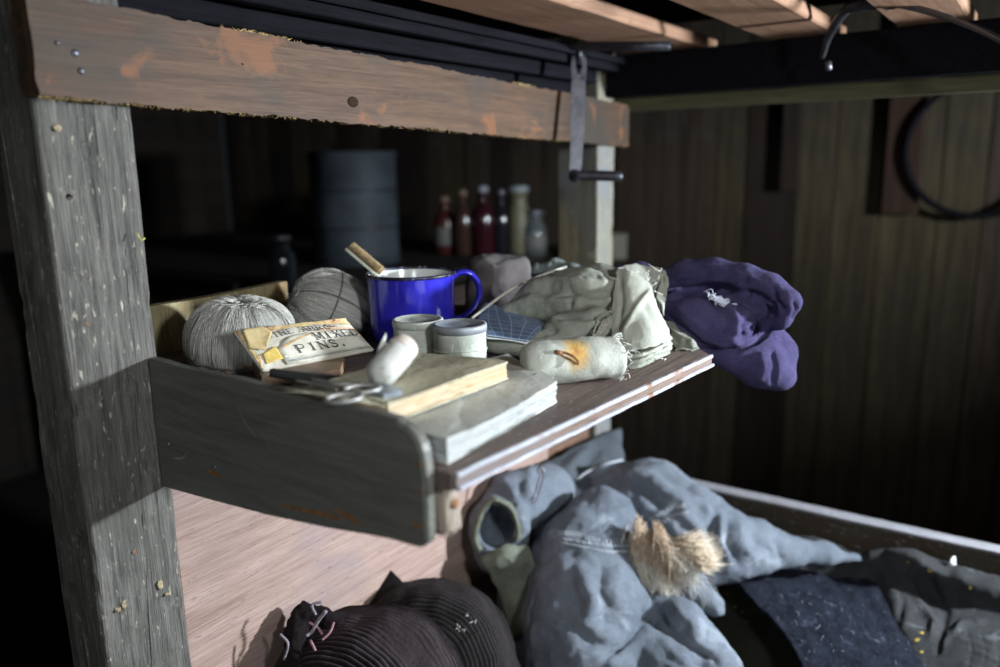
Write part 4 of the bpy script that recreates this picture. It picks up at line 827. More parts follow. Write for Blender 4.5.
# which way round the front shows: put the stain on the upper near side
finish('wrap', V, Fc, m_roll(), roll, uv=U)
P = []
sp_ = [c0 + ax_ * (L_ - .001) + (sd * math.cos(a_) * 1.05 + upv * math.sin(a_) * .96) * RRl * (.95 - a_ * .04) for a_ in np.linspace(0, 6 * math.pi, 120)]; finish('spiral_edge', *tube(sp_, .0011, 6), MLINEN2, roll)
for i in range(50):
    a_ = RNG.uniform(0, 2 * math.pi); q = c0 + ax_ * L_ + (sd * math.cos(a_) + upv * math.sin(a_)) * RRl; P.append(tube(crom([q, q + ax_ * .002 + RNG.normal(0, .0014, 3), q + ax_ * .003 + RNG.normal(0, .0022, 3)], 6), .0003, 4))
q = finish('frayed_edge', *join(*P), m_plain('white_thread2', (.80, .82, .77), .8), roll); q['kind'] = 'stuff'
pt = lambda u, v: pd(u, v, (c0 @ FW) - .0185)
finish('seam', *tube(crom([pd(546, 383, .672), pd(556, 374, .672), pd(561, 362, .674), pd(565, 352, .682)], 14), .0006, 5), MSTRAND, roll)
pn = thing('safety_pin', 'rust eaten safety pin on top of the off-white canvas roll', 'pin', pd(568, 356, .68))
pin_d = .668
finish('wire', *tube(crom([pd(556, 351, pin_d), pd(566, 353, pin_d), pd(574, 357, pin_d - .002), pd(579, 363, pin_d - .002), pd(575, 363, pin_d - .002), pd(567, 358, pin_d), pd(557, 354, pin_d)], 40), .0011, 7), MRUST, pn); V, Fc = tube([pd(555, 352.5, pin_d), pd(562, 353, pin_d)], [.0024, .0018], 8); finish('clasp', V, Fc, MRUST, pn)

# ------------------------------------------------------------------ felt roll, teal knit and purple cloth further back
fe = pd(499, 280, 1.02); Rf = 32 * 1.02 / F_PX
def f_felt(P):
    Q = P - fe; r = np.hypot(Q[:, 0], Q[:, 1]) - Rf * (1 - .12 * Q[:, 2] / .05); z = np.abs(Q[:, 2] + .007) - .037; return smax(r, z, .010)
felt = soft('felt_hat', f_felt, [fe - .04, fe + .04], .003, m_cloth('brown_grey_felt', (.085, .065, .065), (.19, .155, .15), nscale=50, bump=.0008, fuzz=.3), None, strokes=[([(492, 262), (500, 258), (528, 264)], 3, -.002)], fb=[(.0018, 45, 3), (.0006, 300, 5)]); tag(felt, 'round brown-grey felt cap standing behind the mug handle', 'cap')
tk = seg_r([(536, 272, 1.08, 7), (556, 268, 1.08, 8), (574, 272, 1.06, 7)])
q = soft('teal_knit', lambda P: chain(P, *tk), tk[0], .0025, m_cloth('teal_knit', (.16, .20, .19), (.34, .40, .37), nscale=60, weave=500, bump=.0012, fuzz=.2), fb=[(.0025, 80, 2), (.0015, -200, 5)], pad=.03); tag(q, 'bunched grey-teal knitted piece in front of the far bunk post', 'knitwear')
tk2 = seg_r([(530, 284, 1.04, 10), (556, 280, 1.03, 9), (585, 275, 1.0, 8)])
q = soft('navy_cloth', lambda P: chain(P, *tk2), tk2[0], .003, m_cloth('navy_cloth', (.025, .022, .06), (.06, .05, .12), nscale=60), fb=[(.002, 60, 2)], pad=.03); tag(q, 'dark navy cloth tucked below the teal knit', 'cloth')

# ------------------------------------------------------------------ purple jumper
MJ = m_cloth('purple_knit', (.036, .029, .095), (.110, .094, .235), weave=560, nscale=30, bump=.0009, fuzz=.06, kind='weave')
js = [seg_r(q) for q in (
    [(612, 270, .93, 5), (640, 271, .92, 9), (662, 281, .90, 11), (686, 273, .88, 13), (716, 270, .865, 12), (744, 277, .85, 13), (770, 288, .84, 14), (786, 302, .83, 13), (781, 318, .84, 11), (766, 324, .85, 8)],
    [(676, 312, .88, 21), (698, 322, .865, 27), (722, 328, .85, 24), (738, 324, .845, 17)],
    [(726, 300, .87, 13), (748, 304, .862, 17), (764, 312, .86, 14)],
    [(688, 335, .87, 17), (712, 345, .86, 16), (738, 354, .855, 18), (762, 366, .855, 22), (778, 376, .855, 14)],
    [(764, 338, .88, 20), (778, 352, .875, 16), (783, 374, .865, 12)],
    [(682, 297, .91, 16), (725, 300, .905, 20), (750, 308, .89, 18)])]
def f_jump(P):
    d = chain(P, *js[0], .006); b = smin(chain(P, *js[1], .012), chain(P, *js[5], .012), .010); b = smin(b, chain(P, *js[2], .010), .006); h = smin(chain(P, *js[3], .012), chain(P, *js[4], .012), .014)
    d = smin(d, b, .0025); d = smin(d, h, .003)
    hol = np.minimum(cap(P, pd(742, 333, .80), pd(742, 333, .832), .0026, .002), cap(P, pd(751, 328, .80), pd(751, 328, .838), .003, .0022)); return smax(d, -hol, .004)
jst = [([(664, 298), (682, 293), (700, 291), (718, 288), (735, 291)], 3.5, -.008), ([(745, 292), (760, 296), (772, 305), (774, 316)], 3, -.007), ([(692, 350), (715, 354), (738, 350), (756, 341), (770, 330)], 2.8, -.008), ([(666, 314), (684, 330), (700, 345), (722, 352)], 3, -.005),
       ([(722, 302), (733, 312), (737, 322), (734, 336)], 4, .005), ([(712, 298), (722, 310), (726, 324), (722, 338)], 5, -.004), ([(728, 340), (742, 344), (756, 338), (764, 328)], 3, .004), ([(756, 318), (748, 320), (738, 328)], 2.4, -.004), ([(772, 350), (777, 365), (773, 384)], 2.6, -.006), ([(760, 352), (764, 368), (758, 382)], 5, .003),
       ([(794, 300), (797, 310), (792, 322)], 2.6, -.004), ([(774, 286), (776, 300), (786, 312)], 2.6, -.005), ([(738, 268), (746, 276), (744, 286)], 3, -.003), ([(700, 264), (735, 270), (765, 284)], 3, .0025), ([(672, 287), (695, 282), (710, 276)], 4, -.003), ([(675, 305), (690, 318), (706, 330)], 4, .003), ([(745, 300), (760, 302), (768, 308)], 3, .003)]
jump = soft('jumper', f_jump, [p for q in js for p in q[0]], .0024, MJ, None, strokes=jst, fb=[(.0012, 34, 4), (.0003, 300, 5)], it=2)
tag(jump, 'purple-blue knitted jumper bundled up and hanging over the right end of the shelf', 'jumper')
P = []
for i in range(110):
    b0 = np.array([716 + RNG.normal(0, 5.5), 0]); u0 = b0[0] + 2; v0 = 294 + (u0 - 708) * .55 + RNG.normal(0, 1.0); P.append(tube(crom([pd(u0, v0, .8345), pd(u0 + RNG.normal(3, 2), v0 + RNG.normal(1, 1.5), .831), pd(u0 + RNG.normal(6, 3), v0 + RNG.normal(3, 2), .8325)], 6), .00035, 4))
q = tag(finish('thread_tuft', *join(*P), m_plain('pale_blue_thread', (.66, .70, .80), .8)), 'wisp of pale thread snagged in a fold of the purple jumper', 'thread'); q['kind'] = 'stuff'

# ================================================================== things on the lower berth
MCANV = m_cloth('blue_grey_canvas', (.13, .155, .19), (.30, .34, .40), weave=800, nscale=12, bump=.0005, stain=(.38, .43, .50), stainpos=.58, stscale=16)
MCANVD = m_cloth('shaded_blue_grey_canvas', (.075, .088, .105), (.17, .195, .22), weave=800, nscale=12, bump=.0005, stain=(.12, .13, .11), stscale=10)  # darker copy of the coat canvas, shade put into the flap's colour
MGREEN = m_cloth('olive_frayed_lining', (.13, .145, .105), (.33, .355, .29), weave=700, nscale=30, bump=.0006)
MTARP = m_cloth('dark_olive_oilcloth', (.022, .022, .015), (.062, .062, .046), weave=300, nscale=16, bump=.0008, stain=(.11, .11, .10), stainpos=.66, rough=.7, stscale=14)
MSEAM = m_plain('pale_stitching', (.46, .50, .54), .8, var=.25, vs=500)
# oilcloth and grey sheet lying over the berth, run up against the far rail
xs_ = [1.184, 1.165, 1.12, 1.05, .95, .80, .60, .42]; zs_ = [-.630, -.636, -.646, -.654, -.659, -.660, -.661, -.661]; ys_ = [.60, .45, .30, .15, .0, -.15, -.35]
rows = [[(x - (.02 if y > .35 else 0), y, z + .005 * math.sin(y * 21 + x * 9) * (x > 1.0) - (.0 * min(1, max(0, (y - .25) / .2)) * (x > 1.1))) for y in ys_] for x, z in zip(xs_, zs_)]
tarp_st = []
tarp = sheet(rows, 190, 230, .003, MTARP, 'oilcloth', None, strokes=tarp_st, fb=(.0014, 16), seed=31)
tag(tarp, 'dark olive oilcloth with yellow specks spread over the lower berth', 'oilcloth')
MYEL = m_plain('yellow_lichen_stain', (.50, .36, .07), .9, var=.4, vs=600)
dps = bpy.context.evaluated_depsgraph_get()
def on(o, u, v):
    """point where a sight line meets an object's surface"""
    m = o.matrix_world if o.parent is None else None; loc = Vector(o.location); p = o.parent
    while p: loc = loc + p.location; p = p.parent
    from mathutils.bvhtree import BVHTree
    key = o.name
    if key not in _bv: _bv[key] = BVHTree.FromPolygons([v_.co + loc for v_ in o.data.vertices], [tuple(f.vertices) for f in o.data.polygons])
    h = _bv[key].ray_cast(Vector((0, 0, 0)), Vector(tuple(ray(u, v))).normalized()); return (np.array(h[0]), np.array(h[1])) if h[0] is not None else (None, None)
_bv = {}
def speck(o, u, v, r, mat, name, parent=None):
    p, n = on(o, u, v)
    if p is None: return None
    V = [p + n * .0012]; ref = np.cross(n, [0, 1, 0]); ref /= np.linalg.norm(ref); r2 = np.cross(n, ref); k = 14
    for i in range(k): a = 2 * math.pi * i / k; rr_ = r * RNG.uniform(.55, 1.1); V.append(p + n * .0003 + (ref * math.cos(a) + r2 * math.sin(a)) * rr_)
    return finish(name, np.array(V), [[0, i + 1, (i + 1) % k + 1] for i in range(k)], mat, parent or o)
for (u, v, r) in ((712, 627, .0045), (717, 640, .002), (735, 607, .003), (742, 612, .002), (728, 650, .0015), (727, 594, .002), (747, 622, .0015), (706, 632, .002)): speck(tarp, u, v, r, MYEL, 'yellow_speck')

# big stuffed canvas sleeping bag and coat
bag = thing('sleeping_bag', 'bulging blue-grey canvas sleeping bag with stitched seams on the lower berth', 'sleeping bag', pz(600, 667, -.655))
q1 = seg_r([(600, 524, 1.12, 35), (586, 565, 1.09, 52), (587, 615, 1.05, 60), (590, 668, 1.01, 58), (595, 720, .98, 55)])
q2 = seg_r([(652, 604, 1.05, 15), (682, 628, 1.01, 24), (712, 672, .97, 28)]); q3 = seg_r([(630, 642, 1.0, 22), (672, 672, .965, 27), (700, 710, .94, 24)]); q4 = seg_r([(668, 572, 1.10, 16), (690, 587, 1.07, 15), (714, 605, 1.05, 11)])
def f_bag(P):
    d = chain(P, *q1, .02); e = smin(chain(P, *q2, .012), chain(P, *q3, .012), .006); d = smin(d, e, .010); d = smin(d, chain(P, *q4, .012), .012); return smax(d, -.66 - P[:, 2], .006)
bst = [([(565, 496), (600, 500), (625, 505)], 5, -.004), ([(600, 487), (612, 497), (622, 512)], 5, .004), ([(560, 562), (580, 575), (592, 600), (590, 625)], 8, .007), ([(602, 560), (600, 590), (612, 612)], 6, -.006), ([(620, 560), (612, 590), (622, 610), (640, 622)], 7, .005), ([(575, 545), (572, 580), (580, 612)], 6, -.004), ([(575, 620), (600, 635), (622, 640), (642, 626)], 7, .005), ([(545, 600), (560, 630), (580, 655)], 9, .004),
       ([(648, 608), (640, 628), (622, 650), (600, 660)], 4, -.012), ([(655, 610), (668, 630), (690, 645), (715, 662)], 4, -.008), ([(560, 660), (590, 655), (620, 664)], 7, .006), ([(660, 640), (690, 668), (705, 690)], 4, .004), ([(590, 510), (612, 520), (628, 528)], 3.5, -.004), ([(598, 610), (605, 622), (620, 628)], 5, -.004), ([(672, 606), (690, 622), (700, 640)], 5, .004)]
bagm = soft('bag', f_bag, q1[0] + q2[0] + q3[0] + q4[0], .0042, MCANV, bag, strokes=bst, fb=[(.0030, 20, 3), (.0020, -34, 9), (.0013, -85, 15), (.0004, 260, 6)], it=2, pad=.075)
# coat thrown over the head of the bag
q5 = seg_r([(612, 497, 1.24, 34), (650, 505, 1.20, 42), (688, 528, 1.16, 40), (722, 545, 1.14, 33), (757, 546, 1.14, 21), (788, 552, 1.14, 13), (825, 553, 1.145, 9), (856, 558, 1.145, 5)]); q6 = seg_r([(575, 505, 1.24, 30), (560, 530, 1.22, 30), (555, 570, 1.18, 30)]); q7 = seg_r([(650, 560, 1.16, 26), (700, 562, 1.13, 20), (735, 558, 1.13, 17), (762, 557, 1.13, 12)])
def f_coat(P):
    d = chain(P, *q5, .018); d = smin(d, chain(P, *q6, .015), .012); d = smin(d, chain(P, *q7, .012), .016); d = smax(d, -.66 - P[:, 2], .006); return smax(d, P[:, 0] - 1.186, .004)
cst = [([(622, 460), (595, 468), (570, 488), (552, 512)], 2.6, .005), ([(615, 466), (592, 476), (575, 492)], 4, -.006), ([(606, 478), (622, 480), (645, 492), (665, 515)], 5, -.008), ([(620, 472), (650, 478), (668, 492), (690, 505)], 5, .006), ([(655, 472), (690, 490), (712, 508)], 4, -.006), ([(690, 494), (703, 500), (710, 512), (722, 510)], 4, .006), ([(716, 508), (712, 535), (722, 560)], 5, -.009), ([(728, 516), (727, 545), (740, 566)], 5, -.008), ([(722, 512), (720, 540), (730, 562)], 3.5, .006),
       ([(738, 522), (742, 545), (756, 560)], 4, .006), ([(745, 524), (758, 545), (772, 552)], 4, -.005), ([(640, 500), (668, 520), (690, 548)], 5, .005), ([(680, 510), (700, 530), (705, 560)], 5, .005), ([(640, 485), (632, 500), (640, 518)], 4, -.005), ([(770, 538), (778, 548), (780, 562)], 4, -.006), ([(660, 540), (690, 560), (700, 575)], 5, .004)]
coat = thing('canvas_coat', 'rumpled blue-grey canvas coat behind the stuffed sleeping bag, its sleeve open to the left', 'coat', pz(690, 560, -.65))
coatm = soft('body', f_coat, q5[0] + q6[0] + q7[0], .0045, MCANV, coat, strokes=cst, fb=[(.0026, 20, 13), (.0018, -38, 19), (.0012, -90, 25), (.0004, 260, 5)], it=3, pad=.11)
qs = seg_r([(500, 548, 1.10, 25), (498, 526, 1.10, 27), (516, 500, 1.14, 28), (546, 492, 1.18, 28)]); qb = seg_r([(518, 595, 1.12, 22), (530, 640, 1.10, 26), (540, 680, 1.06, 24)]); qi = seg_r([(497, 545, .98, 19), (498, 528, 1.08, 19), (508, 510, 1.14, 14)])
qin2 = seg_r([(499, 520, 1.0, 12), (500, 514, 1.10, 14)])
def f_slv(P):
    d = smin(chain(P, *qs, .015), chain(P, *qb, .015), .02); d = smax(d, -np.minimum(chain(P, *qi, .01), chain(P, *qin2, .01)), .004); return smax(d, -.66 - P[:, 2], .006)
slv = soft('sleeve', f_slv, qs[0] + qb[0], .0036, MCANV, coat, strokes=[([(500, 478), (512, 490), (522, 512), (526, 540)], 5, .006), ([(485, 485), (500, 492), (512, 500)], 4, -.004), ([(530, 465), (528, 485), (535, 505)], 5, .005), ([(520, 480), (520, 500)], 4, -.004)], fb=[(.0022, 30, 23), (.0012, -60, 29)], pad=.06)
# frayed cuff round the opening
cuffp = [(477, 556), (471, 540), (475, 520), (483, 504), (495, 497), (509, 502), (518, 515), (522, 532), (521, 543)]
cd = 1.062; rowsC = [[pd(u + (u - 497) * .0, v, cd + .012 * abs(i - 4) / 4) for i, (u, v) in enumerate(cuffp)], [pd(u + (497 - u) * .16, v + (528 - v) * .14, cd - .006 + .012 * abs(i - 4) / 4) for i, (u, v) in enumerate(cuffp)], [pd(u + (497 - u) * .30, v + (528 - v) * .26, cd + .010) for u, v in cuffp]]
sheet(rowsC, 14, 90, .0022, MGREEN, 'frayed_cuff', coat, fb=(.0012, 110), seed=41, edge=.0016)
sheet([[pd(480, 558, 1.06), pd(496, 549, 1.055), pd(510, 544, 1.055), pd(528, 546, 1.06)], [pd(485, 567, 1.058), pd(500, 562, 1.05), pd(515, 558, 1.05), pd(534, 560, 1.06)], [pd(500, 596, 1.07), pd(512, 590, 1.062), pd(524, 588, 1.062), pd(538, 588, 1.07)], [pd(512, 640, 1.07), pd(520, 636, 1.06), pd(528, 634, 1.06), pd(538, 634, 1.07)]], 40, 30, .002, MGREEN, 'turned_cuff', coat, fb=(.0016, 60), seed=43, edge=.0014)
# collar flap standing against the head board
def onb(u, v, y): return py(u, v, y)
sheet([[onb(621, 428, .600), onb(596, 437, .605), onb(560, 455, .605), onb(530, 470, .60)], [onb(624, 450, .57), onb(600, 455, .575), onb(565, 470, .575), onb(538, 478, .58)], [onb(628, 474, .54), onb(602, 474, .54), onb(566, 490, .55), onb(548, 492, .56)], [onb(640, 500, .50), onb(600, 500, .50), onb(572, 515, .52), onb(560, 510, .54)]], 50, 60, .003, MCANVD, 'standing_flap', coat, strokes=[([(590, 448), (575, 460), (560, 480)], 6, .006), ([(598, 452), (610, 466), (628, 470)], 5, .004), ([(575, 470), (590, 462), (600, 470)], 5, -.006)], fb=(.003, 24), seed=45, edge=.001)
finish('seam_piping', *tube(crom([p + n * .0015 for p, n in [on(coatm, u, v) for u, v in ((623, 461), (608, 464), (592, 470), (578, 480), (566, 494), (556, 508))] if p is not None], 40), .0016, 6), MSEAM, coat)

# stitched seams: rows of coarse stitches lying on the cloth
def stitches(o, line, parent, n=26, up=2.6, lean=1.2, name='stitching', r_=.0007):
    P = []; L = crom([(a_, b_, 0) for a_, b_ in line], n)
    for i, (u, v, _) in enumerate(L):
        for (du, dv) in ((0, 0),):
            a_, na = on(o, u + du - lean * .5, v - up); b_, nb = on(o, u + lean, v + up)
            if a_ is None or b_ is None: continue
            P.append(tube(crom([a_, (a_ + b_) / 2 + na * .0016, b_ + nb * .0002], 6), r_, 5))
    return finish(name, *join(*P), MSEAM, parent) if P else None
stitches(bagm, [(558, 533), (575, 534), (600, 541), (628, 541)], bag, 24); stitches(bagm, [(562, 543), (585, 548), (610, 552), (630, 551)], bag, 22, 1.2, 3.0)
stitches(bagm, [(562, 539), (585, 543), (610, 546), (630, 546)], bag, 12, .4, 4.0); stitches(coatm, [(650, 520), (668, 509), (684, 505)], coat, 16, 2.4, 1.0); stitches(coatm, [(655, 526), (672, 516), (686, 512)], coat, 10, 1, 3)
p, n_ = on(coatm, 553, 508)
if p is None: p, n_ = on(bagm, 553, 508)
if p is not None: V, Fc = lathe(p + n_ * .0006, [(.0046, 0), (.0048, .0008), (.0036, .0016), (.002, .0010), (0, .0010)], 20, n_); tag(finish('button', V, Fc, m_plain('grey_white_button', (.55, .58, .56), .4)), 'small grey-white button on the coat left of the sleeping bag', 'button')

# large steel safety pin on the sleeve
sf = thing('safety_pin', 'steel safety pin standing on the coat sleeve below the shelf', 'pin', pd(537, 484, 1.10)); dp = 1.072
finish('wire', *tube(crom([pd(541, 470, dp), pd(543.5, 476, dp), pd(541, 486, dp), pd(536, 500, dp), pd(533, 501.5, dp), pd(533, 497, dp), pd(536, 490, dp), pd(540, 474, dp)], 50), .0010, 7), MIRON2, sf)
finish('clasp', *tube(crom([pd(538.5, 473, dp), pd(538, 469, dp), pd(541, 467, dp), pd(543, 471, dp), pd(543, 476, dp)], 12), .0021, 8, flat=.6), MIRON2, sf); L = [pd(533.5 + 2.2 * math.cos(a_), 499.5 + 2.6 * math.sin(a_), dp - .002) for a_ in np.linspace(0, 2 * math.pi, 20, endpoint=False)]; finish('coil', *tube(L, .0010, 6, ring=True), MIRON2, sf)

# tuft of reindeer hair bursting from the seam: a few thousand tapering hairs
def m_fur(name, a_, b_):
    t = NT(name, .55, .3); return t.col(t.ramp(t.noise(t.map(), 240, 4, .7), [(.38, a_), (.62, b_)])).m
fur = thing('hair_tuft', 'tuft of tan and white animal hair bursting out beside the sleeping bag seam', 'hair', pd(665, 560, 1.03))
fd = 1.045
for nm, mat, roots, N_ in (('tan_hair', m_fur('tan_hair', (.50, .36, .25), (.80, .66, .50)), [((638, 518), (646, 545), (-1.5, 30), 6, .018), ((656, 522), (668, 545), (12, 40), 7, .030), ((650, 530), (660, 560), (8, 34), 6, .02)], 1300),
                           ('cream_hair', m_fur('cream_hair', (.66, .60, .50), (.90, .87, .80)), [((636, 530), (646, 560), (4, 36), 5, .014), ((666, 540), (690, 560), (6, 26), 7, .030), ((655, 565), (668, 582), (4, 22), 6, .02), ((640, 560), (655, 578), (2, 20), 5, .012)], 2000),
                           ('ginger_hair', m_fur('ginger_hair', (.60, .46, .32), (.86, .76, .60)), [((676, 538), (696, 566), (26, -4), 6, .034), ((690, 545), (700, 566), (10, 6), 5, .036), ((670, 545), (690, 562), (24, 6), 5, .03)], 1100)):
    P = []
    for i in range(N_):
        (a_, b_, dir_, sp_2, lift) = roots[i % len(roots)]; s = RNG.random(); u0 = a_[0] + (b_[0] - a_[0]) * s + RNG.normal(0, 2.6); v0 = a_[1] + (b_[1] - a_[1]) * s + RNG.normal(0, 2.2); L_ = RNG.uniform(.55, 1.15)
        w = sp_2 * .75; du, dv = dir_[0] * L_ + RNG.normal(0, w), dir_[1] * L_ + RNG.normal(0, w); l0 = lift * RNG.uniform(.3, 1.0)
        k1, k2 = RNG.normal(0, 1.4, 2); pts = [pd(u0, v0, fd + .012 - l0 * .3), pd(u0 + du * .35 + k1, v0 + dv * .3 + k2, fd - l0), pd(u0 + du * .72 + k2, v0 + dv * .7, fd - l0 * 1.05), pd(u0 + du, v0 + dv, fd - l0 * .8 + .004)]
        P.append(tube(crom(pts, 7), [.00032, .00034, .0001], 3, close=False))
    q = finish(nm, *join(*P), mat, fur); q['kind'] = 'stuff'
P = []
for i in range(34):
    u0, v0 = RNG.uniform(650, 700), RNG.uniform(565, 592); a_ = RNG.uniform(-.5, 1.6); l_ = RNG.uniform(14, 34); P.append(tube(crom([pd(u0, v0, fd - .02), pd(u0 + l_ * .5 * math.cos(a_) + 2, v0 + l_ * .5 * math.sin(a_), fd - .024), pd(u0 + l_ * math.cos(a_ + .4), v0 + l_ * math.sin(a_ + .4), fd - .018)], 9), [.00028, .00016], 3))
q = finish('stray_hair', *join(*P), m_fur('stray_hair', (.6, .55, .45), (.85, .82, .75)), fur); q['kind'] = 'stuff'

# grey sheet rucked along the rail
MSHT = m_cloth('mottled_grey_sheet', (.040, .042, .044), (.125, .13, .135), weave=600, nscale=22, bump=.0010, stain=(.24, .26, .28), stainpos=.60, stscale=26)
sr = [[px(755, 536, 1.180), px(775, 537, 1.180), px(815, 540, 1.180), px(852, 552, 1.180), px(880, 552, 1.180), px(908, 550, 1.180), px(940, 560, 1.180), px(975, 570, 1.180), px(1030, 584, 1.180)],
      [px(760, 548, 1.158), px(780, 547, 1.158), px(818, 548, 1.158), px(852, 560, 1.158), px(880, 562, 1.158), px(912, 560, 1.156), px(945, 575, 1.158), px(980, 584, 1.158), px(1030, 596, 1.158)],
      [pz(765, 568, -0.603), pz(795, 572, -0.603), pz(835, 578, -0.600), pz(870, 584, -0.600), pz(896, 588, -0.592), pz(925, 594, -.598), pz(955, 606, -0.596), pz(985, 612, -0.592), pz(1030, 620, -0.588)],
      [pz(775, 590, -0.626), pz(810, 596, -0.624), pz(850, 606, -0.622), pz(880, 616, -0.618), pz(905, 626, -0.606), pz(935, 632, -0.602), pz(965, 640, -0.594), pz(995, 644, -0.588), pz(1030, 650, -0.588)],
      [pz(790, 640, -0.633), pz(830, 650, -0.633), pz(870, 662, -0.630), pz(900, 672, -0.628), pz(925, 684, -0.618), pz(950, 692, -0.610), pz(985, 698, -0.598), pz(1010, 702, -0.598), pz(1040, 706, -0.598)]]
sst = [([(775, 541), (812, 540), (850, 551)], 5, 0.0048), ([(862, 560), (885, 553), (915, 556), (926, 564)], 6, 0.0060), ([(915, 562), (911, 580), (917, 600), (934, 622), (930, 640)], 4, 0.0048), ([(928, 572), (934, 592), (946, 612), (940, 640)], 5, -0.0036), ([(896, 578), (903, 598), (899, 622)], 4, -0.0030), ([(880, 574), (900, 580), (908, 590)], 5, 0.0030), ([(955, 566), (968, 590), (1000, 596)], 8, 0.0036), ([(940, 648), (948, 634), (962, 624), (985, 622)], 3.5, 0.0054), ([(936, 654), (944, 638), (956, 626)], 3, -0.0042)] + [([(958 + 3 * k, 634 + 9 * k), (980, 640 + 8 * k), (1004, 652 + 8 * k)], 2.0, -0.0010) for k in range(4)] + [([(966 + 14 * k, 626 + 5 * k), (972 + 14 * k, 648 + 3 * k), (968 + 14 * k, 670)], 2.0, -0.0005) for k in range(3)]
sht = sheet(sr, 150, 240, .002, MSHT, 'bed_sheet', None, strokes=sst, fb=(.0016, 30), seed=77, edge=.001)
tag(sht, 'mottled grey sheet rucked up along the far rail of the lower berth', 'sheet')
for (u, v, r) in ((917, 640, .004), (921, 652, .003), (930, 571, .004), (908, 562, .002), (922, 633, .003), (970, 588, .0025), (890, 645, .004)): speck(sht, u, v, r, MYEL, 'yellow_speck')

# blue-black knitted cloth over the oilcloth
MKN = m_cloth('blue_black_knit', (.010, .012, .022), (.050, .060, .090), weave=240, nscale=46, bump=.0028, fuzz=.0, stain=(.10, .115, .165), stainpos=.60, stscale=60)
zk_ = -.600
kn_ = [[pz(733, 576, zk_ + .004), pz(775, 564, zk_ + .006), pz(828, 567, zk_ + .002), pz(872, 572, zk_ + .008)], [pz(752, 598, zk_), pz(800, 590, zk_ + .002), pz(845, 590, zk_), pz(882, 594, zk_ + .004)], [pz(778, 625, zk_ - .004), pz(820, 620, zk_ + .001), pz(862, 618, zk_), pz(897, 624, zk_)], [pz(800, 660, zk_ - .006), pz(840, 655, zk_), pz(885, 650, zk_), pz(920, 658, zk_)], [pz(815, 710, zk_ - .006), pz(860, 705, zk_), pz(905, 700, zk_), pz(950, 700, zk_)]]
kc = sheet(kn_, 150, 120, .007, MKN, 'knitted_cloth', None, strokes=[([(775 + k * 11, 566), (790 + k * 11, 600), (815 + k * 11, 650)], 2.6, .0007 * (-1) ** k) for k in range(11)], fb=(.0013, 70), seed=51, edge=.0006)
tag(kc, 'blue-black knitted wool cloth lying across the oilcloth at the lower right', 'cloth'); P = []
for i in range(80):
    u0, v0 = RNG.uniform(745, 915), RNG.uniform(570, 665); p, n_ = on(kc, u0, v0)
    if p is None: continue
    d_ = RNG.normal(0, 1, 3); d_ /= np.linalg.norm(d_); l_ = RNG.uniform(.002, .007); P.append(tube(crom([p, p + n_ * .0018 + d_ * l_ * .5, p + n_ * .0010 + d_ * l_ + RNG.normal(0, .001, 3)], 6), .00022, 4))
q = finish('lint', *join(*P), m_plain('pale_lint', (.42, .45, .52), .8), kc); q['kind'] = 'stuff'
p, n_ = on(sht, 952, 566)
if p is not None: V, Fc = boxmesh(p - RT * .007, RT * .013 + UP * .001, UP * .013, FW * .001, n=(1, 1, 1)); V[:, :] = p + (V - p) * (1, 1, 1); c_ = V.mean(0); top = (V - p) @ UP > .006; V[top] = V[top] * .3 + (p + UP * .013 + RT * .004) * .7; tag(finish('paper_scrap', V, Fc, m_plain('pale_paper', (.60, .64, .66), .7)), 'tiny pointed scrap of paper against the far berth rail', 'paper')

# two black knitted hats in the near left corner
def m_knit(name, a_, b_):
    t = NT(name, .95, .08); uv = t.map((1, 1, 1), src='UV'); w = t.n('TexWave', wave_type='BANDS', bands_direction='Y'); w.inputs['Scale'].default_value = 11; w.inputs['Distortion'].default_value = 1.2; t.l(uv, w.inputs[0])
    n = t.noise(t.map(), 260, 3, .6); h = t.math('ADD', t.math('MULTIPLY', w.outputs['Fac'], .5), t.math('MULTIPLY', n, .5)); return t.col(t.ramp(h, [(.3, a_), (.75, b_)])).bump(h, .0016).m
MHAT = m_knit('black_knit', (.012, .009, .010), (.058, .046, .050)); MHAT2 = m_knit('brown_black_knit', (.009, .008, .008), (.030, .026, .026))
def hat(label, c, axis, r, hgt, mat, seed, rings, cut=1.25, side=1.0):
    t = thing('knitted_hat', label, 'hat', (c[0], c[1], -.655), 'black knitted hats at the head of the berth'); axis = np.asarray(axis, float); axis /= np.linalg.norm(axis); pr = []
    M_ = 420
    for i in range(M_ + 1):
        ph = .0005 + (cut) * math.pi / 2 * i / M_; pr.append((r * math.sin(ph) ** .85 + .0011 * math.cos(ph / (cut * math.pi / 2) * rings * 2 * math.pi) * math.cos(0), hgt * math.cos(ph)))
    n_ = 150; V, Fc = lathe(c, pr, n_, axis); lat = ((V - c) @ axis)
    D = (V - c) / (np.linalg.norm(V - c, axis=1)[:, None] + 1e-9); V = V + D * (fbm(V * 14, seed, 3) * .007 + fbm(V * 50, seed + 3, 2) * .0016)[:, None]
    V[:, 2] = np.maximum(V[:, 2], -.653 + .0008 * np.sin(np.arange(len(V)))); U = [(j / n_, i / M_ * 1.0) for i in range(M_ + 1) for j in range(n_)]
    finish('crown', V, Fc, mat, t, uv=U); return t
cA = pd(430, 672, .96); cB_ = pd(368, 712, .84)
hA = hat('black ribbed knitted hat further back, touching the grey coat sleeve', np.array([cA[0], cA[1], cA[2]]), -FW * .85 + UP * .25 - RT * .1, .110, .095, MHAT2, 61, 34)
hB = hat('black ribbed knitted hat with pink ties in the near left corner of the berth', np.array([cB_[0], cB_[1], cB_[2]]), -FW * .85 + UP * .1 - RT * .35, .108, .095, MHAT, 71, 34)
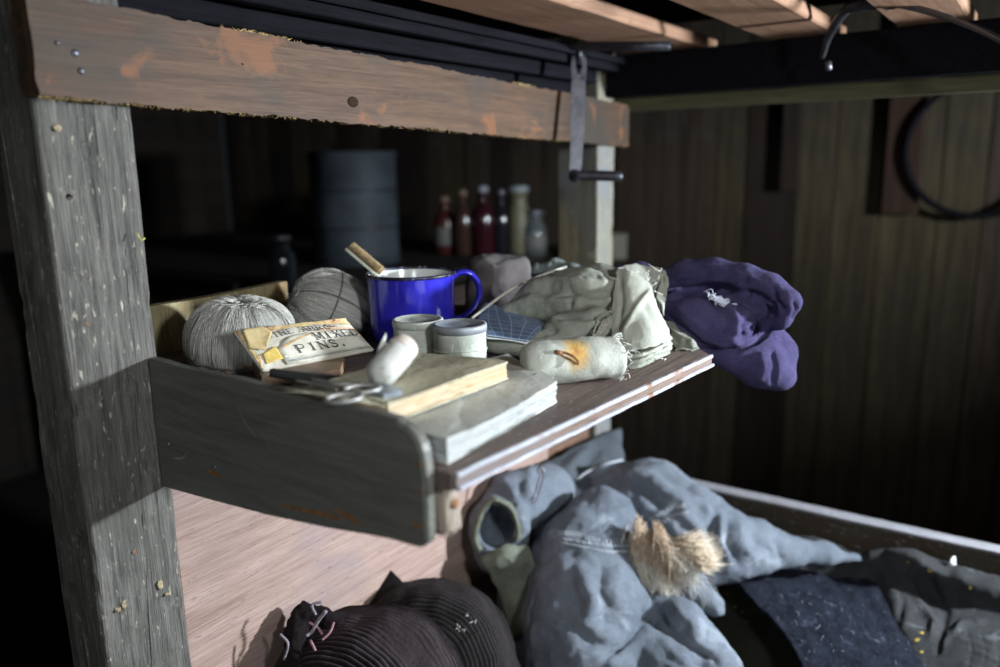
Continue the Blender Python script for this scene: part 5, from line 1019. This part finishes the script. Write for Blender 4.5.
sheet([[pd(338, 586, 1.00), pd(352, 573, 1.00), pd(377, 556, 1.00)], [pd(352, 592, .98), pd(372, 582, .98), pd(390, 569, .985)], [pd(366, 606, .955), pd(390, 598, .955), pd(406, 585, .965)]], 24, 24, .005, MHAT2, 'ear_flap', hA, fb=(.001, 60), seed=5)
kb = seg_r([(303, 610, .83, 8), (297, 630, .82, 11), (298, 665, .80, 14)]); kb2 = seg_r([(303, 610, .83, 8), (318, 616, .83, 10), (338, 626, .83, 12)])
soft('knot', lambda P: smin(chain(P, *kb), chain(P, *kb2), .006), kb[0] + kb2[0], .0024, MHAT, hB, fb=[(.002, 90, 3), (.0012, 260, 5)], pad=.03)
MPK2 = m_plain('pink_yarn', (.30, .16, .19), .9, var=.3, vs=400); MGY = m_plain('grey_yarn', (.22, .19, .22), .9, var=.3, vs=400)
for i, L in enumerate([[(326, 611), (318, 621), (312, 632), (306, 636)], [(309, 622), (318, 628), (322, 634)], [(300, 668), (306, 660), (318, 662)], [(310, 640), (316, 652), (322, 668)], [(280, 634), (288, 644), (284, 660)], [(322, 640), (330, 632), (334, 622)], [(316, 615), (312, 605), (322, 602)]]):
    finish('tie', *tube(crom([pd(u, v, .795 + .004 * math.sin(i + k)) for k, (u, v) in enumerate(L)], 16), .0014 if i else .0019, 6), MPK2 if i % 2 else MGY, hB)
P = []
hm = [c_ for c_ in bpy.data.objects if c_.parent == hA and c_.name.startswith('crown')][0]
for (u0, v0) in ((459, 628), (473, 623), (464, 630), (468, 616)):
    p, n_ = on(hm, u0, v0)
    if p is None: continue
    for i in range(6): d_ = RNG.normal(0, .0022, 3); P.append(tube(crom([p + n_ * .001 + d_, p + n_ * .0025 - d_ * .5, p + n_ * .001 + np.roll(d_, 1)], 7), .0005, 4))
if P: q = tag(finish('lint', *join(*P), m_plain('white_lint', (.5, .5, .47), .8)), 'few specks of pale lint on the further black knitted hat', 'lint'); q['kind'] = 'stuff'

# ================================================================== the dark far side of the hut
bz = pd(490, 256, 2.45)[2]
bench = thing('workbench', 'dark wooden bench in the shadows beyond the bunk', 'bench', (2.1, 1.9, FLOOR))
rbox('bench_top', (1.35, 1.30, bz - .03), (1.05, 0, 0), (0, 1.75, 0), (0, 0, .03), MDARK, bench, n=(6, 6, 1), bev=.003)
for (x, y) in ((1.4, 1.35), (2.3, 1.35), (1.4, 2.95), (2.3, 2.95)): rbox('leg', (x, y, FLOOR), (.06, 0, 0), (0, .06, 0), (0, 0, bz - .03 - FLOOR), MDARK, bench, bev=.003)
def m_glass(name, c, rough=.05):
    t = NT(name, rough, .5); t.b.inputs['Transmission Weight'].default_value = .75; return t.col(c).m
def bottle(label, u, vb, h, r, mat, cap_mat, lab=None, neck=.35, group='bottles and jars on the dark bench', kind='bottle', d=2.45):
    c = np.array(pd(u, vb, d)); s = bz / c[2]; c = c * s; t = thing(kind, label, kind, c, group)
    pr = [(0, .002), (r * .9, .001), (r, .006), (r, h * .62), (r * .9, h * .70), (r * neck, h * .80), (r * neck, h * .93), (r * neck * 1.15, h * .94), (r * neck * 1.1, h * .97), (r * neck * .8, h * .97), (r * neck * .8, h * .8), (r * .82, h * .68), (r * .93, h * .6), (r * .93, .01), (0, .008)]
    V, Fc = lathe(c, pr, 28); finish('glass', V, Fc, mat, t)
    V, Fc = lathe(c, [(0, h * .93), (r * neck * .78, h * .93), (r * neck * .85, h * .96), (r * neck * 1.25, h * .972), (r * neck * 1.25, h * 1.04), (r * neck * .9, h * 1.06), (0, h * 1.06)], 20); finish('stopper', V, Fc, cap_mat, t)
    if lab: V, Fc = lathe(c, [(r * 1.005, h * .18), (r * 1.02, h * .19), (r * 1.02, h * .50), (r * 1.005, h * .51)], 28); finish('label', V, Fc, lab, t)
    return t
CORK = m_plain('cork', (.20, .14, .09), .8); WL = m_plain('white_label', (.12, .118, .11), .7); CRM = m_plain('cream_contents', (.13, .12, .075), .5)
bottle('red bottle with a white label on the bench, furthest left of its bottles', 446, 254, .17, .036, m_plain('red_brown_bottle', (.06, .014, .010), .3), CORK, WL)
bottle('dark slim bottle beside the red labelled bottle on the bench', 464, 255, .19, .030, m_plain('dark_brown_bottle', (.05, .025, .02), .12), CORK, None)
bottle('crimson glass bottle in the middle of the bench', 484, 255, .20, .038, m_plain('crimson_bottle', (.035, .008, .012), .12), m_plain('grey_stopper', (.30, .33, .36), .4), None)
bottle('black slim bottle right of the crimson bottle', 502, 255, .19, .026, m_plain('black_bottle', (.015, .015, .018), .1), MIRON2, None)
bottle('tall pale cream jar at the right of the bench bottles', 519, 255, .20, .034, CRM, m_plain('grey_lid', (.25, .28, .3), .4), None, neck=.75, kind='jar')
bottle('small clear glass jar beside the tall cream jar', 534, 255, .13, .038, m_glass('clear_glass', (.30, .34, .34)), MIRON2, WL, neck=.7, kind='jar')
bottle('tiny glass bottle left of the large grey drum', 284, 290, .12, .030, m_glass('clear_glass2', (.09, .11, .12)), MIRON2, None, neck=.6, d=2.6)
c = np.array(pd(357, 250, 2.35)); dr = thing('metal_drum', 'tall blue-grey metal drum standing on the dark bench', 'drum', (c[0], c[1], bz)); R_ = 42 * 2.35 / F_PX; H_ = pd(357, 152, 2.35)[2] - bz
pr = [(0, 0), (R_, 0), (R_ * 1.03, .006), (R_, .014)] + [(R_ * (1 + .004 * math.cos(q)), .014 + (H_ - .03) * i / 20) for i, q in enumerate(np.linspace(0, 12, 21))] + [(R_ * 1.03, H_ - .008), (R_ * 1.02, H_), (R_ * .96, H_ - .003), (0, H_ - .006)]
V, Fc = lathe((c[0], c[1], bz), pr, 56); finish('shell', V, Fc, m_plain('blue_grey_zinc', (.040, .050, .060), .6, 0, spec=.2, var=.25, vs=9), dr)
for q in (.33, .66): L = [np.array([c[0] + R_ * 1.01 * math.cos(a_), c[1] + R_ * 1.01 * math.sin(a_), bz + H_ * q]) for a_ in np.linspace(0, 2 * math.pi, 50, endpoint=False)]; finish('hoop', *tube(L, .0025, 6, ring=True), MIRON, dr)
p0 = pd(622, 258, 2.2); s = bz / p0[2]; p0 = p0 * s
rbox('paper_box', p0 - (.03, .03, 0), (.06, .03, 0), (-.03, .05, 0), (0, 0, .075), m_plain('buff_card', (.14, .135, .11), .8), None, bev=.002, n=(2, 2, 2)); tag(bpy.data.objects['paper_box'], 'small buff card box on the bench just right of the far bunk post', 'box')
L = [np.array([2.375, .16 + .17 * math.cos(a_), .02 + .17 * math.sin(a_)]) for a_ in np.linspace(0, 2 * math.pi, 60, endpoint=False)]; tag(finish('hanging_hoop', *tube(L, .009, 10, ring=True), MBLACK), 'black hoop hanging on the board wall at the far right', 'hoop')

# rust marks and scuffs on the end board
MRS = m_plain('rust_mark', (.24, .12, .05), .7, spec=.1, var=.35, vs=200); MSC = m_plain('pale_scuff', (.30, .31, .30), .6, var=.2, vs=200)
def streak(o, pts, w, mat, name):
    C_ = crom([(a_, b_, 0) for a_, b_ in pts], 14); V = []; k = 0
    for i, (u, v, _) in enumerate(C_):
        ww = w * (.25 + math.sin(math.pi * i / 13)) * RNG.uniform(.6, 1.2); pa, n1 = on(o, u, v - ww); pb, n2 = on(o, u, v + ww)
        if pa is None or pb is None: continue
        V += [pa + n1 * .0003, pb + n2 * .0003]; k += 1
    if k > 2: finish(name, np.array(V), [[2 * i, 2 * i + 1, 2 * i + 3, 2 * i + 2] for i in range(k - 1)], mat, o)
for L, w in (([(280, 505), (305, 510), (330, 516), (345, 520)], 2.0), ([(333, 508), (352, 518), (362, 527)], 2.6), ([(205, 470), (222, 476)], 1.8), ([(414, 462), (424, 466)], 1.0), ([(412, 524), (424, 527)], 2.0), ([(416, 490), (424, 493)], 1.0)): streak(endb, L, w, MRS, 'rust_mark')
for L, w in (([(236, 400), (244, 420), (256, 436)], .6), ([(306, 440), (303, 460), (306, 470)], .5), ([(210, 366), (213, 378)], .5), ([(322, 440), (318, 462)], .5), ([(172, 458), (182, 458), (188, 452)], .6), ([(262, 430), (272, 452)], .4)): streak(endb, L, w, MSC, 'scuff')
